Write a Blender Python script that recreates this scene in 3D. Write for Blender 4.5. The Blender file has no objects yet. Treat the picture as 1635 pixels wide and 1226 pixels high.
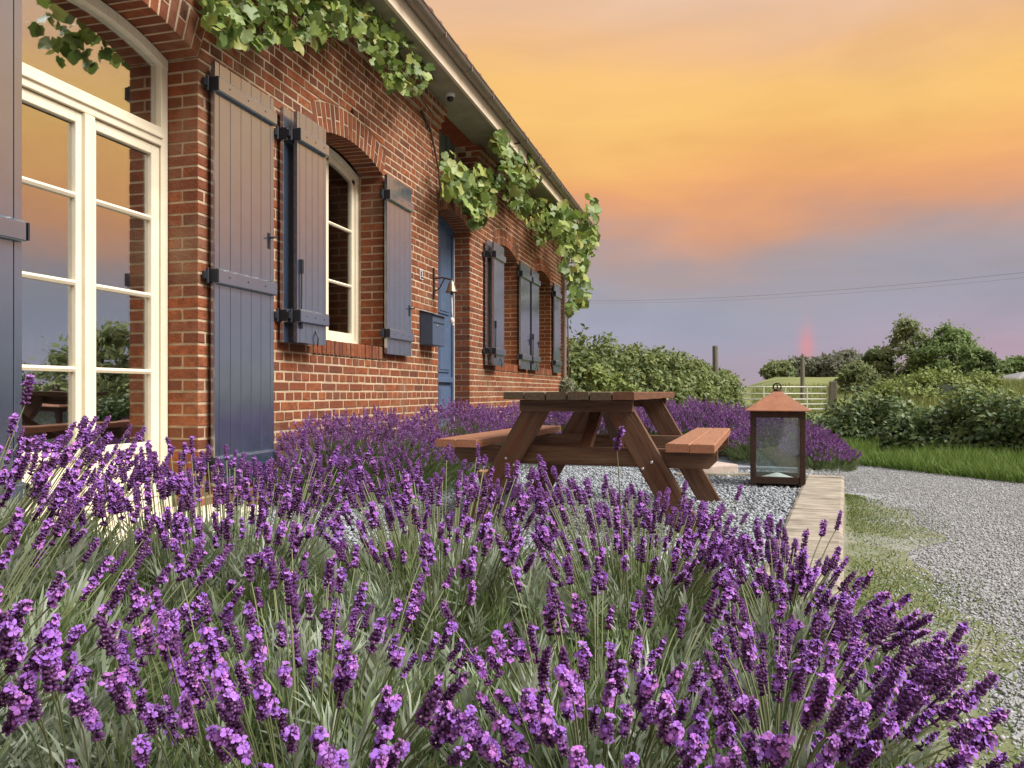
import bpy, math, random
import numpy as np
from mathutils import Vector, Matrix

random.seed(7)
rng = np.random.default_rng(11)
scene = bpy.context.scene
C = scene.collection
R = math.radians

# ------------------------------------------------------------------ camera
FPX = 1230.0                      # focal length in photograph pixels (1635 wide)
HC = 0.755                        # eye height above the gravel terrace
YAW = R(15.1)
cs, sn = math.cos(YAW), math.sin(YAW)
cam_d = bpy.data.cameras.new('camera'); cam = bpy.data.objects.new('camera', cam_d); C.objects.link(cam)
cam_d.sensor_width = 36.0; cam_d.lens = 36.0 * FPX / 1635.0
cam_d.shift_y = 12.0 / 1635.0
cam_d.clip_start = 0.05; cam_d.clip_end = 3000
cam.location = (0, 0, HC); cam.rotation_euler = (R(90), 0, YAW)
scene.camera = cam

# ------------------------------------------------------------------ sky, sun, exposure
SUN_EL, SUN_AZ = R(48), math.atan2(0.95, -0.12)          # azimuth from +Y towards +X
world = bpy.data.worlds.new('World'); scene.world = world; world.use_nodes = True
def srgb(r, g, b, k=1.0):
    f = lambda c: (c/12.92 if c <= 0.04045 else ((c+0.055)/1.055)**2.4)
    return (f(r/255)*k, f(g/255)*k, f(b/255)*k, 1)
def build_sky():
    nt = world.node_tree; N = nt.nodes; L = nt.links; N.clear()
    out = N.new('ShaderNodeOutputWorld'); bg = N.new('ShaderNodeBackground')
    tc = N.new('ShaderNodeTexCoord'); sep = N.new('ShaderNodeSeparateXYZ'); L.new(tc.outputs['Generated'], sep.inputs[0])
    def math_(op, a, b=None, clamp=False):
        n = N.new('ShaderNodeMath'); n.operation = op; n.use_clamp = clamp
        for i, v in enumerate((a, b)):
            if v is None: continue
            if isinstance(v, (int, float)): n.inputs[i].default_value = v
            else: L.new(v, n.inputs[i])
        return n.outputs[0]
    # stretched, drifting cloud noise
    mp = N.new('ShaderNodeMapping'); L.new(tc.outputs['Generated'], mp.inputs[0]); mp.inputs['Scale'].default_value = (1.0, 1.0, 4.0)
    mp.inputs['Rotation'].default_value = (R(6), R(-9), 0)
    n1 = N.new('ShaderNodeTexNoise'); L.new(mp.outputs[0], n1.inputs[0]); n1.inputs['Scale'].default_value = 1.7; n1.inputs['Detail'].default_value = 5; n1.inputs['Roughness'].default_value = 0.5
    n2 = N.new('ShaderNodeTexNoise'); L.new(mp.outputs[0], n2.inputs[0]); n2.inputs['Scale'].default_value = 4.2; n2.inputs['Detail'].default_value = 6; n2.inputs['Roughness'].default_value = 0.55
    e = math_('ADD', sep.outputs[2], math_('MULTIPLY', math_('SUBTRACT', n1.outputs[0], 0.5), 0.20))
    e = math_('ADD', e, math_('MULTIPLY', math_('SUBTRACT', n2.outputs[0], 0.5), 0.04))
    e = math_('ADD', e, math_('MULTIPLY', sep.outputs[0], 0.04))     # the bank of cloud leans over to one side
    ramp = N.new('ShaderNodeValToRGB'); cr = ramp.color_ramp; cr.interpolation = 'B_SPLINE'
    stops = [(0.00, (150,142,150)), (0.06, (180,160,174)), (0.12, (160,160,181)), (0.185, (152,155,172)), (0.235, (168,154,155)),
             (0.275, (216,156,120)), (0.315, (242,168,102)), (0.375, (255,205,112)), (0.425, (245,190,126)),
             (0.49, (233,187,150)), (0.60, (228,204,184)), (0.76, (206,212,222)), (1.0, (182,202,232))]
    while len(cr.elements) < len(stops): cr.elements.new(0.5)
    for el, (p, c) in zip(cr.elements, stops): el.position = p; el.color = srgb(*c)
    L.new(math_('ADD', e, 0.05), ramp.inputs[0])
    # pink glow low in the haze, by broad noise
    n3 = N.new('ShaderNodeTexNoise'); L.new(tc.outputs['Generated'], n3.inputs[0]); n3.inputs['Scale'].default_value = 2.3; n3.inputs['Detail'].default_value = 2
    # clear sky showing thinly through the cloud
    sky = N.new('ShaderNodeTexSky'); sky.sky_type = 'NISHITA'; sky.sun_disc = False; sky.sun_elevation = SUN_EL; sky.sun_rotation = SUN_AZ
    sk = N.new('ShaderNodeVectorMath'); sk.operation = 'SCALE'; L.new(sky.outputs[0], sk.inputs[0]); sk.inputs['Scale'].default_value = 0.10
    mx = N.new('ShaderNodeMix'); mx.data_type = 'RGBA'; mx.inputs[0].default_value = 0.06
    L.new(ramp.outputs[0], mx.inputs[6]); L.new(sk.outputs[0], mx.inputs[7])
    # a short stub of rainbow at the horizon
    az = math_('ARCTAN2', sep.outputs[0], sep.outputs[1])
    a0 = math.atan((1288-817.5)/FPX) - YAW
    def gauss(x, c0, s): 
        t = math_('DIVIDE', math_('SUBTRACT', x, c0), s)
        return math_('EXPONENT', math_('MULTIPLY', math_('MULTIPLY', t, t), -1.0))
    rb = math_('MULTIPLY', gauss(az, a0, 0.0085), gauss(sep.outputs[2], 0.054, 0.024))
    pk = math_('MULTIPLY', gauss(az, a0+0.19, 0.20), gauss(sep.outputs[2], 0.035, 0.06))
    ad = N.new('ShaderNodeMix'); ad.data_type = 'RGBA'; ad.blend_type = 'MIX'; L.new(math_('MULTIPLY', pk, 0.35), ad.inputs[0])
    L.new(mx.outputs[2], ad.inputs[6]); ad.inputs[7].default_value = srgb(205,150,160)
    ad2 = N.new('ShaderNodeMix'); ad2.data_type = 'RGBA'; L.new(math_('MULTIPLY', rb, 0.42), ad2.inputs[0])
    cl = N.new('ShaderNodeTexNoise'); L.new(mp.outputs[0], cl.inputs[0]); cl.inputs['Scale'].default_value = 2.9; cl.inputs['Detail'].default_value = 7; cl.inputs['Roughness'].default_value = 0.55; cl.inputs['Distortion'].default_value = 0.6
    cm = N.new('ShaderNodeMapRange'); L.new(cl.outputs[0], cm.inputs[0]); cm.inputs[1].default_value = 0.3; cm.inputs[2].default_value = 0.7; cm.inputs[3].default_value = 0.94; cm.inputs[4].default_value = 1.09
    cv_ = N.new('ShaderNodeVectorMath'); cv_.operation = 'SCALE'; L.new(ad.outputs[2], cv_.inputs[0]); L.new(cm.outputs[0], cv_.inputs['Scale'])
    L.new(cv_.outputs[0], ad2.inputs[6]); ad2.inputs[7].default_value = srgb(250,135,125)
    L.new(ad2.outputs[2], bg.inputs[0]); bg.inputs[1].default_value = SKY_STR
    L.new(bg.outputs[0], out.inputs[0])
SKY_STR = 0.435
build_sky()
sun_d = bpy.data.lights.new('sun', 'SUN'); sun = bpy.data.objects.new('sun', sun_d); C.objects.link(sun)
sun_d.energy = 2.8; sun_d.angle = R(35); sun_d.color = (1.0, 0.97, 0.93)
sd = Vector((math.sin(SUN_AZ)*math.cos(SUN_EL), math.cos(SUN_AZ)*math.cos(SUN_EL), math.sin(SUN_EL)))
sun.rotation_euler = (-sd).to_track_quat('-Z', 'Y').to_euler()
vs = scene.view_settings; vs.view_transform = 'Standard'; vs.look = 'None'; vs.gamma = 1.0; vs.use_curve_mapping = False
vs.exposure = 1.25
scene.cycles.use_denoising = True
scene.cycles.max_bounces = 6; scene.cycles.transparent_max_bounces = 12

# ------------------------------------------------------------------ helpers
def cw(r, z, h=0.0):                       # camera-side metres (right, forward, height) -> place in the garden
    return Vector((r*cs - z*sn, r*sn + z*cs, h))
def at(px, py, z):                         # photograph pixel at depth z
    return cw((px-817.5)/FPX*z, z, HC + (625-py)/FPX*z)
def on_x(px, py, X):                       # photograph pixel on the plane x = X
    b = math.atan((px-817.5)/FPX) - YAW
    Y = X/math.tan(b) if abs(b) > 1e-6 else 1e3
    z = -X*sn + Y*cs
    return Vector((X, Y, HC + (625-py)/FPX*z))
def pxz(P):                                # place -> photograph pixel and depth
    x = P[0]*cs + P[1]*sn; z = -P[0]*sn + P[1]*cs
    z = max(z, 1e-3)
    return 817.5 + FPX*x/z, 625 - FPX*(P[2]-HC)/z, z

def new_mesh(name, V, F, mats=(), smooth=False, mi=None):
    V = np.asarray(V, dtype=np.float32).reshape(-1, 3)
    me = bpy.data.meshes.new(name)
    if isinstance(F, np.ndarray):
        n, k = F.shape
        me.vertices.add(len(V)); me.vertices.foreach_set('co', V.ravel())
        me.loops.add(n*k); me.loops.foreach_set('vertex_index', F.astype(np.int32).ravel())
        me.polygons.add(n); me.polygons.foreach_set('loop_start', np.arange(0, n*k, k, dtype=np.int32))
        try: me.polygons.foreach_set('loop_total', np.full(n, k, dtype=np.int32))
        except Exception: pass
        me.update(calc_edges=True)
    else:
        me.from_pydata([tuple(v) for v in V.tolist()], [], F)
    for m in mats: me.materials.append(m)
    if mi is not None: me.polygons.foreach_set('material_index', np.asarray(mi, dtype=np.int32))
    if smooth: me.polygons.foreach_set('use_smooth', np.ones(len(me.polygons), dtype=bool))
    me.update()
    return me
def link(name, me, parent=None, loc=None, rot=None, scale=None):
    o = bpy.data.objects.new(name, me); C.objects.link(o)
    if loc is not None: o.location = loc
    if rot is not None: o.rotation_euler = rot
    if scale is not None: o.scale = scale
    if parent is not None: o.parent = parent
    return o
def empty(name, loc=(0,0,0), rz=0.0, parent=None):
    o = bpy.data.objects.new(name, None); C.objects.link(o); o.location = loc; o.rotation_euler = (0,0,rz)
    if parent is not None: o.parent = parent
    return o
def tag(o, label=None, cat=None, group=None, kind=None):
    if label: o['label'] = label
    if cat: o['category'] = cat
    if group: o['group'] = group
    if kind: o['kind'] = kind
    return o

class MB:
    def __init__(s): s.v = []; s.f = []; s.m = []; s.mi = 0
    def add(s, V, F):
        b = len(s.v); s.v += [tuple(p) for p in V]; s.f += [tuple(i+b for i in f) for f in F]; s.m += [s.mi]*len(F)
    def box(s, x0, x1, y0, y1, z0, z1):
        if x0 > x1: x0, x1 = x1, x0
        if y0 > y1: y0, y1 = y1, y0
        if z0 > z1: z0, z1 = z1, z0
        s.add([(x0,y0,z0),(x1,y0,z0),(x1,y1,z0),(x0,y1,z0),(x0,y0,z1),(x1,y0,z1),(x1,y1,z1),(x0,y1,z1)],
              [(0,3,2,1),(4,5,6,7),(0,1,5,4),(1,2,6,5),(2,3,7,6),(3,0,4,7)])
    def beam(s, a, b, w, t, up=(0,0,1)):        # rectangular bar from a to b, w across, t along up
        a = Vector(a); b = Vector(b); d = (b-a).normalized(); u = Vector(up); u = (u - d*u.dot(d)).normalized(); r = d.cross(u)
        P = []
        for q in (a, b):
            for i, j in ((-1,-1),(1,-1),(1,1),(-1,1)): P.append(q + r*(i*w/2) + u*(j*t/2))
        s.add(P, [(0,3,2,1),(4,5,6,7),(0,1,5,4),(1,2,6,5),(2,3,7,6),(3,0,4,7)])
    def prism(s, poly, axis, a, b):             # polygon (2D, ccw) extruded along an axis
        n = len(poly)
        def P(p, t):
            if axis == 'x': return (t, p[0], p[1])
            if axis == 'y': return (p[0], t, p[1])
            return (p[0], p[1], t)
        V = [P(p, a) for p in poly] + [P(p, b) for p in poly]
        F = [tuple(range(n-1, -1, -1)), tuple(range(n, 2*n))] + [(i, (i+1) % n, n+(i+1) % n, n+i) for i in range(n)]
        s.add(V, F)
    def tube(s, pts, rad, n=6, caps=True):
        pts = [Vector(p) for p in pts]; k = len(pts)
        rad = [rad]*k if isinstance(rad, (int, float)) else rad
        V = []; ref = None
        for i, p in enumerate(pts):
            d = (pts[min(i+1, k-1)] - pts[max(i-1, 0)]).normalized()
            if ref is None: ref = Vector((0,0,1)) if abs(d.z) < 0.9 else Vector((1,0,0))
            u = (ref - d*ref.dot(d)).normalized(); w = d.cross(u); ref = u
            for j in range(n):
                t = 2*math.pi*j/n; V.append(p + (u*math.cos(t) + w*math.sin(t))*rad[i])
        F = [(i*n+j, i*n+(j+1) % n, (i+1)*n+(j+1) % n, (i+1)*n+j) for i in range(k-1) for j in range(n)]
        if caps: F += [tuple(range(n-1, -1, -1)), tuple(range((k-1)*n, k*n))]
        s.add(V, F)
    def lathe(s, prof, c=(0,0,0), n=16):
        V = []
        for r, z in prof:
            for j in range(n):
                t = 2*math.pi*j/n; V.append((c[0]+r*math.cos(t), c[1]+r*math.sin(t), c[2]+z))
        k = len(prof)
        F = [(i*n+j, i*n+(j+1) % n, (i+1)*n+(j+1) % n, (i+1)*n+j) for i in range(k-1) for j in range(n)]
        F += [tuple(range(n-1, -1, -1)), tuple(range((k-1)*n, k*n))]
        s.add(V, F)
    def mesh(s, name, mats, smooth=False):
        if not isinstance(mats, (list, tuple)): mats = [mats]
        return new_mesh(name, s.v, s.f, mats, smooth, s.m)
    def build(s, name, mats, parent=None, loc=None, smooth=False, bevel=0.0, rot=None):
        o = link(name, s.mesh(name, mats, smooth), parent, loc, rot)
        if bevel:
            md = o.modifiers.new('edge', 'BEVEL'); md.width = bevel; md.segments = 2; md.limit_method = 'ANGLE'; md.angle_limit = R(40)
        return o

def bake(tv, tf, P, M):                          # many copies of one small template as arrays
    tv = np.asarray(tv, dtype=np.float32); tf = np.asarray(tf, dtype=np.int64)
    V = np.einsum('nij,kj->nki', M, tv) + P[:, None, :]
    F = tf[None] + (np.arange(len(P))*len(tv))[:, None, None]
    return V.reshape(-1, 3), F.reshape(-1, tf.shape[1])
def join(parts):
    V = []; F = []; b = 0
    for v, f in parts:
        V.append(v); F.append(f+b); b += len(v)
    return np.concatenate(V), np.concatenate(F)
def frames(d, roll=None, g=rng):                 # matrices whose z column follows d
    d = d/np.linalg.norm(d, axis=1, keepdims=True); n = len(d)
    ref = np.where(np.abs(d[:, 2:3]) < 0.95, np.array([[0, 0, 1.0]]), np.array([[1.0, 0, 0]]))
    u = np.cross(ref, d); u /= np.linalg.norm(u, axis=1, keepdims=True); w = np.cross(d, u)
    if roll is None: roll = g.uniform(0, 2*math.pi, n)
    c, s_ = np.cos(roll)[:, None], np.sin(roll)[:, None]
    a = u*c + w*s_; b = -u*s_ + w*c
    return np.stack([a, b, d], axis=2)

# ------------------------------------------------------------------ materials
def mat(name, base, rough=0.8, var=None, vscale=8.0, detail=6, bump=0.0, bscale=40.0, island=None, spec=0.4, metal=0.0,
        trans=0.0, stretch=None, coat=0.0, var2=None, v2scale=2.0, v2lo=0.45, v2hi=0.7, orand=False, hsv=0.0, objspace=True, coat_r=0.2, coat_ior=1.5):
    """Principled material: base, blotched with var by noise, with var2 in larger patches, tinted per island/object."""
    m = bpy.data.materials.new(name); m.use_nodes = True; nt = m.node_tree; N = nt.nodes; L = nt.links
    b = N['Principled BSDF']; b.inputs['Roughness'].default_value = rough; b.inputs['Metallic'].default_value = metal
    b.inputs['Specular IOR Level'].default_value = spec
    b.inputs['Coat IOR'].default_value = coat_ior; b.inputs['Coat Weight'].default_value = coat; b.inputs['Coat Roughness'].default_value = coat_r
    tc = N.new('ShaderNodeTexCoord'); geo = N.new('ShaderNodeNewGeometry')
    vec = geo.outputs['Position'] if not objspace else tc.outputs['Object']
    if stretch:
        mp = N.new('ShaderNodeMapping'); L.new(vec, mp.inputs[0]); mp.inputs['Scale'].default_value = stretch; vec = mp.outputs[0]
    def noise(sc, det=detail):
        n = N.new('ShaderNodeTexNoise'); L.new(vec, n.inputs[0]); n.inputs['Scale'].default_value = sc; n.inputs['Detail'].default_value = det; n.inputs['Roughness'].default_value = 0.6
        return n.outputs[0]
    def mix(f, a, c, blend='MIX'):
        x = N.new('ShaderNodeMix'); x.data_type = 'RGBA'; x.blend_type = blend
        if isinstance(f, (int, float)): x.inputs[0].default_value = f
        else: L.new(f, x.inputs[0])
        for i, v in ((6, a), (7, c)):
            if isinstance(v, tuple): x.inputs[i].default_value = v if len(v) == 4 else (*v, 1)
            else: L.new(v, x.inputs[i])
        return x.outputs[2]
    def rmp(x, lo, hi):
        r_ = N.new('ShaderNodeMapRange'); L.new(x, r_.inputs[0]); r_.inputs[1].default_value = lo; r_.inputs[2].default_value = hi; return r_.outputs[0]
    col = tuple(base) + (1,) if len(base) == 3 else base
    rnd = None
    if island or orand:
        oi = N.new('ShaderNodeObjectInfo'); ad = N.new('ShaderNodeMath'); ad.operation = 'ADD'
        L.new(geo.outputs['Random Per Island'], ad.inputs[0]); L.new(oi.outputs['Random'], ad.inputs[1])
        fr = N.new('ShaderNodeMath'); fr.operation = 'FRACT'; L.new(ad.outputs[0], fr.inputs[0]); rnd = fr.outputs[0]
    if island:
        rp = N.new('ShaderNodeValToRGB'); L.new(rnd, rp.inputs[0]); cr = rp.color_ramp
        cols = [col] + [tuple(c) + (1,) if len(c) == 3 else c for c in island]
        while len(cr.elements) < len(cols): cr.elements.new(0.5)
        for i, (el, c) in enumerate(zip(cr.elements, cols)): el.position = i/max(1, len(cols)-1); el.color = c
        col = rp.outputs[0]
    if var is not None: col = mix(rmp(noise(vscale), 0.35, 0.68), col, var)
    if var2 is not None: col = mix(rmp(noise(v2scale, 4), v2lo, v2hi), col, var2)
    if isinstance(col, tuple): b.inputs['Base Color'].default_value = col
    else: L.new(col, b.inputs['Base Color'])
    if bump:
        bp = N.new('ShaderNodeBump'); bp.inputs['Strength'].default_value = bump; bp.inputs['Distance'].default_value = 0.01
        L.new(noise(bscale), bp.inputs['Height']); L.new(bp.outputs[0], b.inputs['Normal'])
    if trans:
        tr = N.new('ShaderNodeBsdfTranslucent'); ms = N.new('ShaderNodeMixShader'); ms.inputs[0].default_value = trans
        if isinstance(col, tuple): tr.inputs[0].default_value = col
        else: L.new(col, tr.inputs[0])
        L.new(b.outputs[0], ms.inputs[1]); L.new(tr.outputs[0], ms.inputs[2]); L.new(ms.outputs[0], N['Material Output'].inputs[0])
    return m
def glass_mat(name, refl, tint=(0.85,0.9,0.9), rough=0.01, haze=0.0, hazecol=(0.5,0.55,0.5)):
    m = bpy.data.materials.new(name); m.use_nodes = True; nt = m.node_tree; N = nt.nodes; L = nt.links
    N.remove(N['Principled BSDF']); out = N['Material Output']
    g = N.new('ShaderNodeBsdfGlossy'); g.inputs['Roughness'].default_value = rough; g.inputs[0].default_value = (0.95,0.96,0.97,1)
    t = N.new('ShaderNodeBsdfTransparent'); t.inputs[0].default_value = (*tint, 1)
    d = N.new('ShaderNodeBsdfDiffuse'); d.inputs[0].default_value = (*hazecol, 1)
    no = N.new('ShaderNodeTexNoise'); no.inputs['Scale'].default_value = 2.2; bp = N.new('ShaderNodeBump'); bp.inputs['Strength'].default_value = 0.04; bp.inputs['Distance'].default_value = 0.05
    geo = N.new('ShaderNodeNewGeometry'); L.new(geo.outputs['Position'], no.inputs[0]); L.new(no.outputs[0], bp.inputs['Height']); L.new(bp.outputs[0], g.inputs['Normal'])
    m1 = N.new('ShaderNodeMixShader'); m1.inputs[0].default_value = haze; L.new(t.outputs[0], m1.inputs[1]); L.new(d.outputs[0], m1.inputs[2])
    m2 = N.new('ShaderNodeMixShader'); m2.inputs[0].default_value = refl; L.new(m1.outputs[0], m2.inputs[1]); L.new(g.outputs[0], m2.inputs[2])
    L.new(m2.outputs[0], out.inputs[0]); return m

M = {}
M['brick'] = mat('brick', (0.33,0.10,0.039), 0.92, var=(0.165,0.054,0.027), vscale=19, bump=0.9, bscale=55, spec=0.15,
                 island=[(0.24,0.076,0.037),(0.15,0.053,0.032),(0.34,0.12,0.05),(0.20,0.064,0.033),(0.29,0.10,0.043),(0.095,0.044,0.032),(0.25,0.105,0.058)],
                 var2=(0.25,0.155,0.095), v2scale=1.7, v2lo=0.54, v2hi=0.8, objspace=False)
M['mortar'] = mat('mortar', (0.54,0.42,0.285), 0.95, var=(0.36,0.27,0.18), vscale=5, var2=(0.30,0.24,0.17), v2scale=1.6, v2lo=0.55, v2hi=0.8, bump=0.6, bscale=120, spec=0.1, objspace=False)
M['cream'] = mat('cream_paint', (0.78,0.70,0.53), 0.45, var=(0.70,0.62,0.46), vscale=5, bump=0.06, bscale=30, objspace=False)
M['blue'] = mat('slate_blue_paint', (0.019,0.037,0.072), 0.45, var=(0.032,0.052,0.092), vscale=9, bump=0.05, bscale=160, spec=0.8, coat=1.0, coat_r=0.19, coat_ior=3.6, objspace=False)
M['boxblue'] = mat('mailbox_paint', (0.06,0.085,0.135), 0.55, var=(0.045,0.068,0.11), vscale=30, bump=0.05, bscale=200)
M['doorblue'] = mat('door_blue_paint', (0.075,0.115,0.185), 0.5, var=(0.06,0.095,0.16), vscale=10, bump=0.08, bscale=90, objspace=False)
M['iron'] = mat('black_iron', (0.012,0.014,0.02), 0.5, spec=0.5)
M['rustiron'] = mat('rusty_iron', (0.034,0.018,0.012), 0.8, var=(0.06,0.028,0.017), vscale=30, bump=0.3, bscale=80)
M['glass'] = glass_mat('window_glass', 0.54)
M['glassdark'] = glass_mat('small_window_glass', 0.11)
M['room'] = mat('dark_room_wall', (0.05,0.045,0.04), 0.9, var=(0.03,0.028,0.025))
M['roomwhite'] = mat('room_white_paint', (0.72,0.72,0.62), 0.6, var=(0.62,0.62,0.54), vscale=3)
M['fascia'] = mat('fascia_paint', (0.74,0.62,0.47), 0.5, var=(0.62,0.52,0.40), vscale=4, bump=0.08, objspace=False)
M['soffit'] = mat('soffit_boards', (0.32,0.29,0.21), 0.8, var=(0.22,0.20,0.14), vscale=5, bump=0.2, objspace=False)
M['zinc'] = mat('weathered_zinc', (0.22,0.19,0.17), 0.5, var=(0.30,0.22,0.18), vscale=9, metal=0.6, bump=0.1, objspace=False)
M['tile'] = mat('clay_tile', (0.22,0.075,0.045), 0.9, var=(0.13,0.05,0.04), vscale=18, bump=0.4, island=[(0.27,0.09,0.05),(0.17,0.06,0.045)])
M['wood'] = mat('stained_wood', (0.135,0.064,0.034), 0.62, var=(0.075,0.036,0.02), vscale=6, stretch=(14,1,14), bump=0.35, bscale=10, spec=0.35, island=[(0.175,0.072,0.036),(0.12,0.05,0.026)])
M['woodleg'] = mat('stained_wood_legs', (0.115,0.056,0.031), 0.65, var=(0.055,0.028,0.018), vscale=5, stretch=(13,13,0.9), bump=0.45, bscale=9, spec=0.3, var2=(0.16,0.095,0.06), v2scale=2.2, island=[(0.15,0.062,0.031)])
M['woodcross'] = mat('stained_wood_rails', (0.115,0.056,0.031), 0.65, var=(0.055,0.028,0.018), vscale=5, stretch=(0.9,13,13), bump=0.45, bscale=9, spec=0.3, var2=(0.16,0.095,0.06), v2scale=2.2, island=[(0.15,0.07,0.038)])
M['woodseat'] = mat('pale_seat_wood', (0.36,0.165,0.088), 0.55, var=(0.25,0.10,0.052), vscale=5, stretch=(18,1,14), bump=0.3, bscale=9, spec=0.45, island=[(0.31,0.14,0.075)])  # paler brown than the table's legs and rails
M['oldwood'] = mat('weathered_table_wood', (0.065,0.042,0.028), 0.85, var=(0.13,0.085,0.05), vscale=9, stretch=(10,1,10), bump=0.6, bscale=14, var2=(0.05,0.055,0.03), v2scale=7, island=[(0.08,0.045,0.028)])
M['bolt'] = mat('steel_bolt', (0.6,0.6,0.58), 0.35, metal=0.8)
M['rust'] = mat('rusted_roof_steel', (0.34,0.145,0.075), 0.85, var=(0.24,0.095,0.048), vscale=9, bump=0.25, bscale=60, var2=(0.26,0.125,0.085), v2scale=4)
M['lglass'] = glass_mat('misty_lantern_glass', 0.05, haze=0.08, hazecol=(0.40,0.45,0.38))
M['wax'] = mat('white_wax', (0.85,0.83,0.78), 0.5)
M['rope'] = mat('white_rope', (0.68,0.66,0.6), 0.9, var=(0.5,0.48,0.42), vscale=60)
M['brass'] = mat('dull_brass', (0.28,0.24,0.18), 0.35, metal=0.8, var=(0.18,0.15,0.11), vscale=12)
M['white'] = mat('white_enamel', (0.78,0.74,0.70), 0.3)
M['black'] = mat('black_enamel', (0.02,0.018,0.018), 0.3)
M['kerb'] = mat('weathered_concrete', (0.40,0.345,0.27), 0.9, var=(0.20,0.165,0.12), vscale=6, bump=0.7, bscale=35, var2=(0.13,0.115,0.08), v2scale=2.3, v2lo=0.52, v2hi=0.72, stretch=(1,2.6,1), objspace=False)
M['slab'] = mat('grey_path_slab', (0.30,0.33,0.36), 0.8, var=(0.24,0.26,0.28), vscale=6, bump=0.2, objspace=False)
M['stone'] = mat('pinkish_stone', (0.50,0.40,0.33), 0.9, var=(0.38,0.30,0.25), vscale=9, bump=0.4, objspace=False)
M['soil'] = mat('dark_soil', (0.045,0.032,0.022), 0.95, var=(0.025,0.018,0.012), vscale=14, bump=0.8, bscale=40, objspace=False)
M['gravelbase'] = mat('fine_slate_gravel', (0.28,0.30,0.315), 0.9, var=(0.20,0.215,0.23), vscale=60, bump=0.9, bscale=90, objspace=False)
M['chip'] = mat('slate_chip', (0.31,0.335,0.36), 0.8, island=[(0.26,0.28,0.30),(0.37,0.395,0.415),(0.22,0.235,0.25),(0.33,0.355,0.38),(0.44,0.455,0.465),(0.29,0.305,0.315)], spec=0.4)
M['drive'] = mat('drive_gravel', (0.32,0.32,0.315), 0.95, var=(0.26,0.26,0.256), vscale=45, bump=0.8, bscale=80, var2=(0.165,0.175,0.10), v2scale=0.9, v2lo=0.56, v2hi=0.8, objspace=False)
M['pebble'] = mat('drive_pebble', (0.31,0.31,0.305), 0.9, island=[(0.27,0.27,0.268),(0.36,0.357,0.35),(0.25,0.25,0.25),(0.33,0.335,0.34),(0.42,0.415,0.405),(0.30,0.295,0.28)])
M['field'] = mat('meadow_ground', (0.15,0.18,0.05), 0.95, var=(0.21,0.21,0.075), vscale=0.9, bump=0.5, bscale=8, var2=(0.07,0.10,0.03), v2scale=0.25, objspace=False)
M['grass'] = mat('grass_blade', (0.12,0.20,0.035), 0.7, island=[(0.16,0.25,0.045),(0.09,0.16,0.03),(0.20,0.265,0.065)], trans=0.38)
M['mossgrass'] = mat('thin_mossy_grass', (0.11,0.17,0.036), 0.8, island=[(0.16,0.19,0.055),(0.085,0.145,0.03),(0.20,0.20,0.085),(0.13,0.21,0.042)], trans=0.3)
M['meadow'] = mat('meadow_grass', (0.23,0.25,0.075), 0.8, island=[(0.18,0.22,0.06),(0.30,0.29,0.12),(0.14,0.19,0.048)], trans=0.25, var2=(0.08,0.125,0.03), v2scale=0.22, objspace=False)
M['moss'] = mat('mossy_turf', (0.105,0.13,0.042), 0.95, var=(0.19,0.185,0.10), vscale=5, var2=(0.29,0.285,0.27), v2scale=1.8, bump=0.6, bscale=40, objspace=False)
M['bramble'] = mat('bramble_leaf', (0.10,0.155,0.048), 0.5, island=[(0.065,0.11,0.035),(0.16,0.215,0.068),(0.11,0.165,0.052),(0.05,0.08,0.028),(0.21,0.24,0.09)], trans=0.3)
M['bank'] = mat('bank_hedge_leaf', (0.145,0.19,0.052), 0.6, island=[(0.07,0.11,0.034),(0.21,0.25,0.07),(0.26,0.27,0.10),(0.10,0.145,0.042),(0.18,0.22,0.06)], trans=0.32)
M['nettle'] = mat('nettle_leaf', (0.19,0.24,0.055), 0.65, island=[(0.24,0.28,0.075),(0.14,0.20,0.042)], trans=0.3)
M['silverleaf'] = mat('silver_shrub_leaf', (0.16,0.18,0.10), 0.7, island=[(0.21,0.22,0.13),(0.11,0.13,0.07)], trans=0.2)
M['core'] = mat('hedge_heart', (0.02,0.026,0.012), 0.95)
M['bark'] = mat('bark', (0.07,0.05,0.035), 0.95, var=(0.04,0.03,0.022), vscale=12, bump=0.8, bscale=30)
M['tree_a'] = mat('tree_leaf', (0.22,0.265,0.12), 0.7, island=[(0.16,0.205,0.09),(0.28,0.32,0.155),(0.32,0.345,0.18)], trans=0.45)
M['tree_b'] = mat('fresh_tree_leaf', (0.21,0.29,0.105), 0.7, island=[(0.15,0.225,0.08),(0.28,0.35,0.135)], trans=0.45)
M['tree_c'] = mat('dark_tree_leaf', (0.14,0.19,0.075), 0.7, island=[(0.10,0.145,0.06),(0.18,0.235,0.095)], trans=0.4)
M['tree_far'] = mat('hazed_tree_leaf', (0.24,0.255,0.19), 0.8, island=[(0.20,0.215,0.155),(0.28,0.285,0.22)], trans=0.4)  # haze of distance mixed into this grey green leaf colour
M['vine'] = mat('vine_leaf', (0.14,0.205,0.04), 0.5, island=[(0.075,0.13,0.028),(0.23,0.31,0.055),(0.17,0.23,0.07),(0.10,0.16,0.03),(0.33,0.39,0.095),(0.28,0.27,0.07)], trans=0.26, spec=0.5)
M['vinestem'] = mat('vine_stem', (0.085,0.05,0.03), 0.9, bump=0.5, bscale=50)
M['lavleaf'] = mat('lavender_leaf', (0.17,0.235,0.085), 0.65, island=[(0.12,0.175,0.06),(0.24,0.30,0.14),(0.15,0.215,0.07),(0.28,0.33,0.15),(0.09,0.135,0.045)], trans=0.3)
M['lavtip'] = mat('silver_lavender_leaf', (0.37,0.43,0.31), 0.6, island=[(0.29,0.35,0.23),(0.46,0.51,0.40),(0.33,0.40,0.26),(0.52,0.56,0.46)], trans=0.3)
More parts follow.
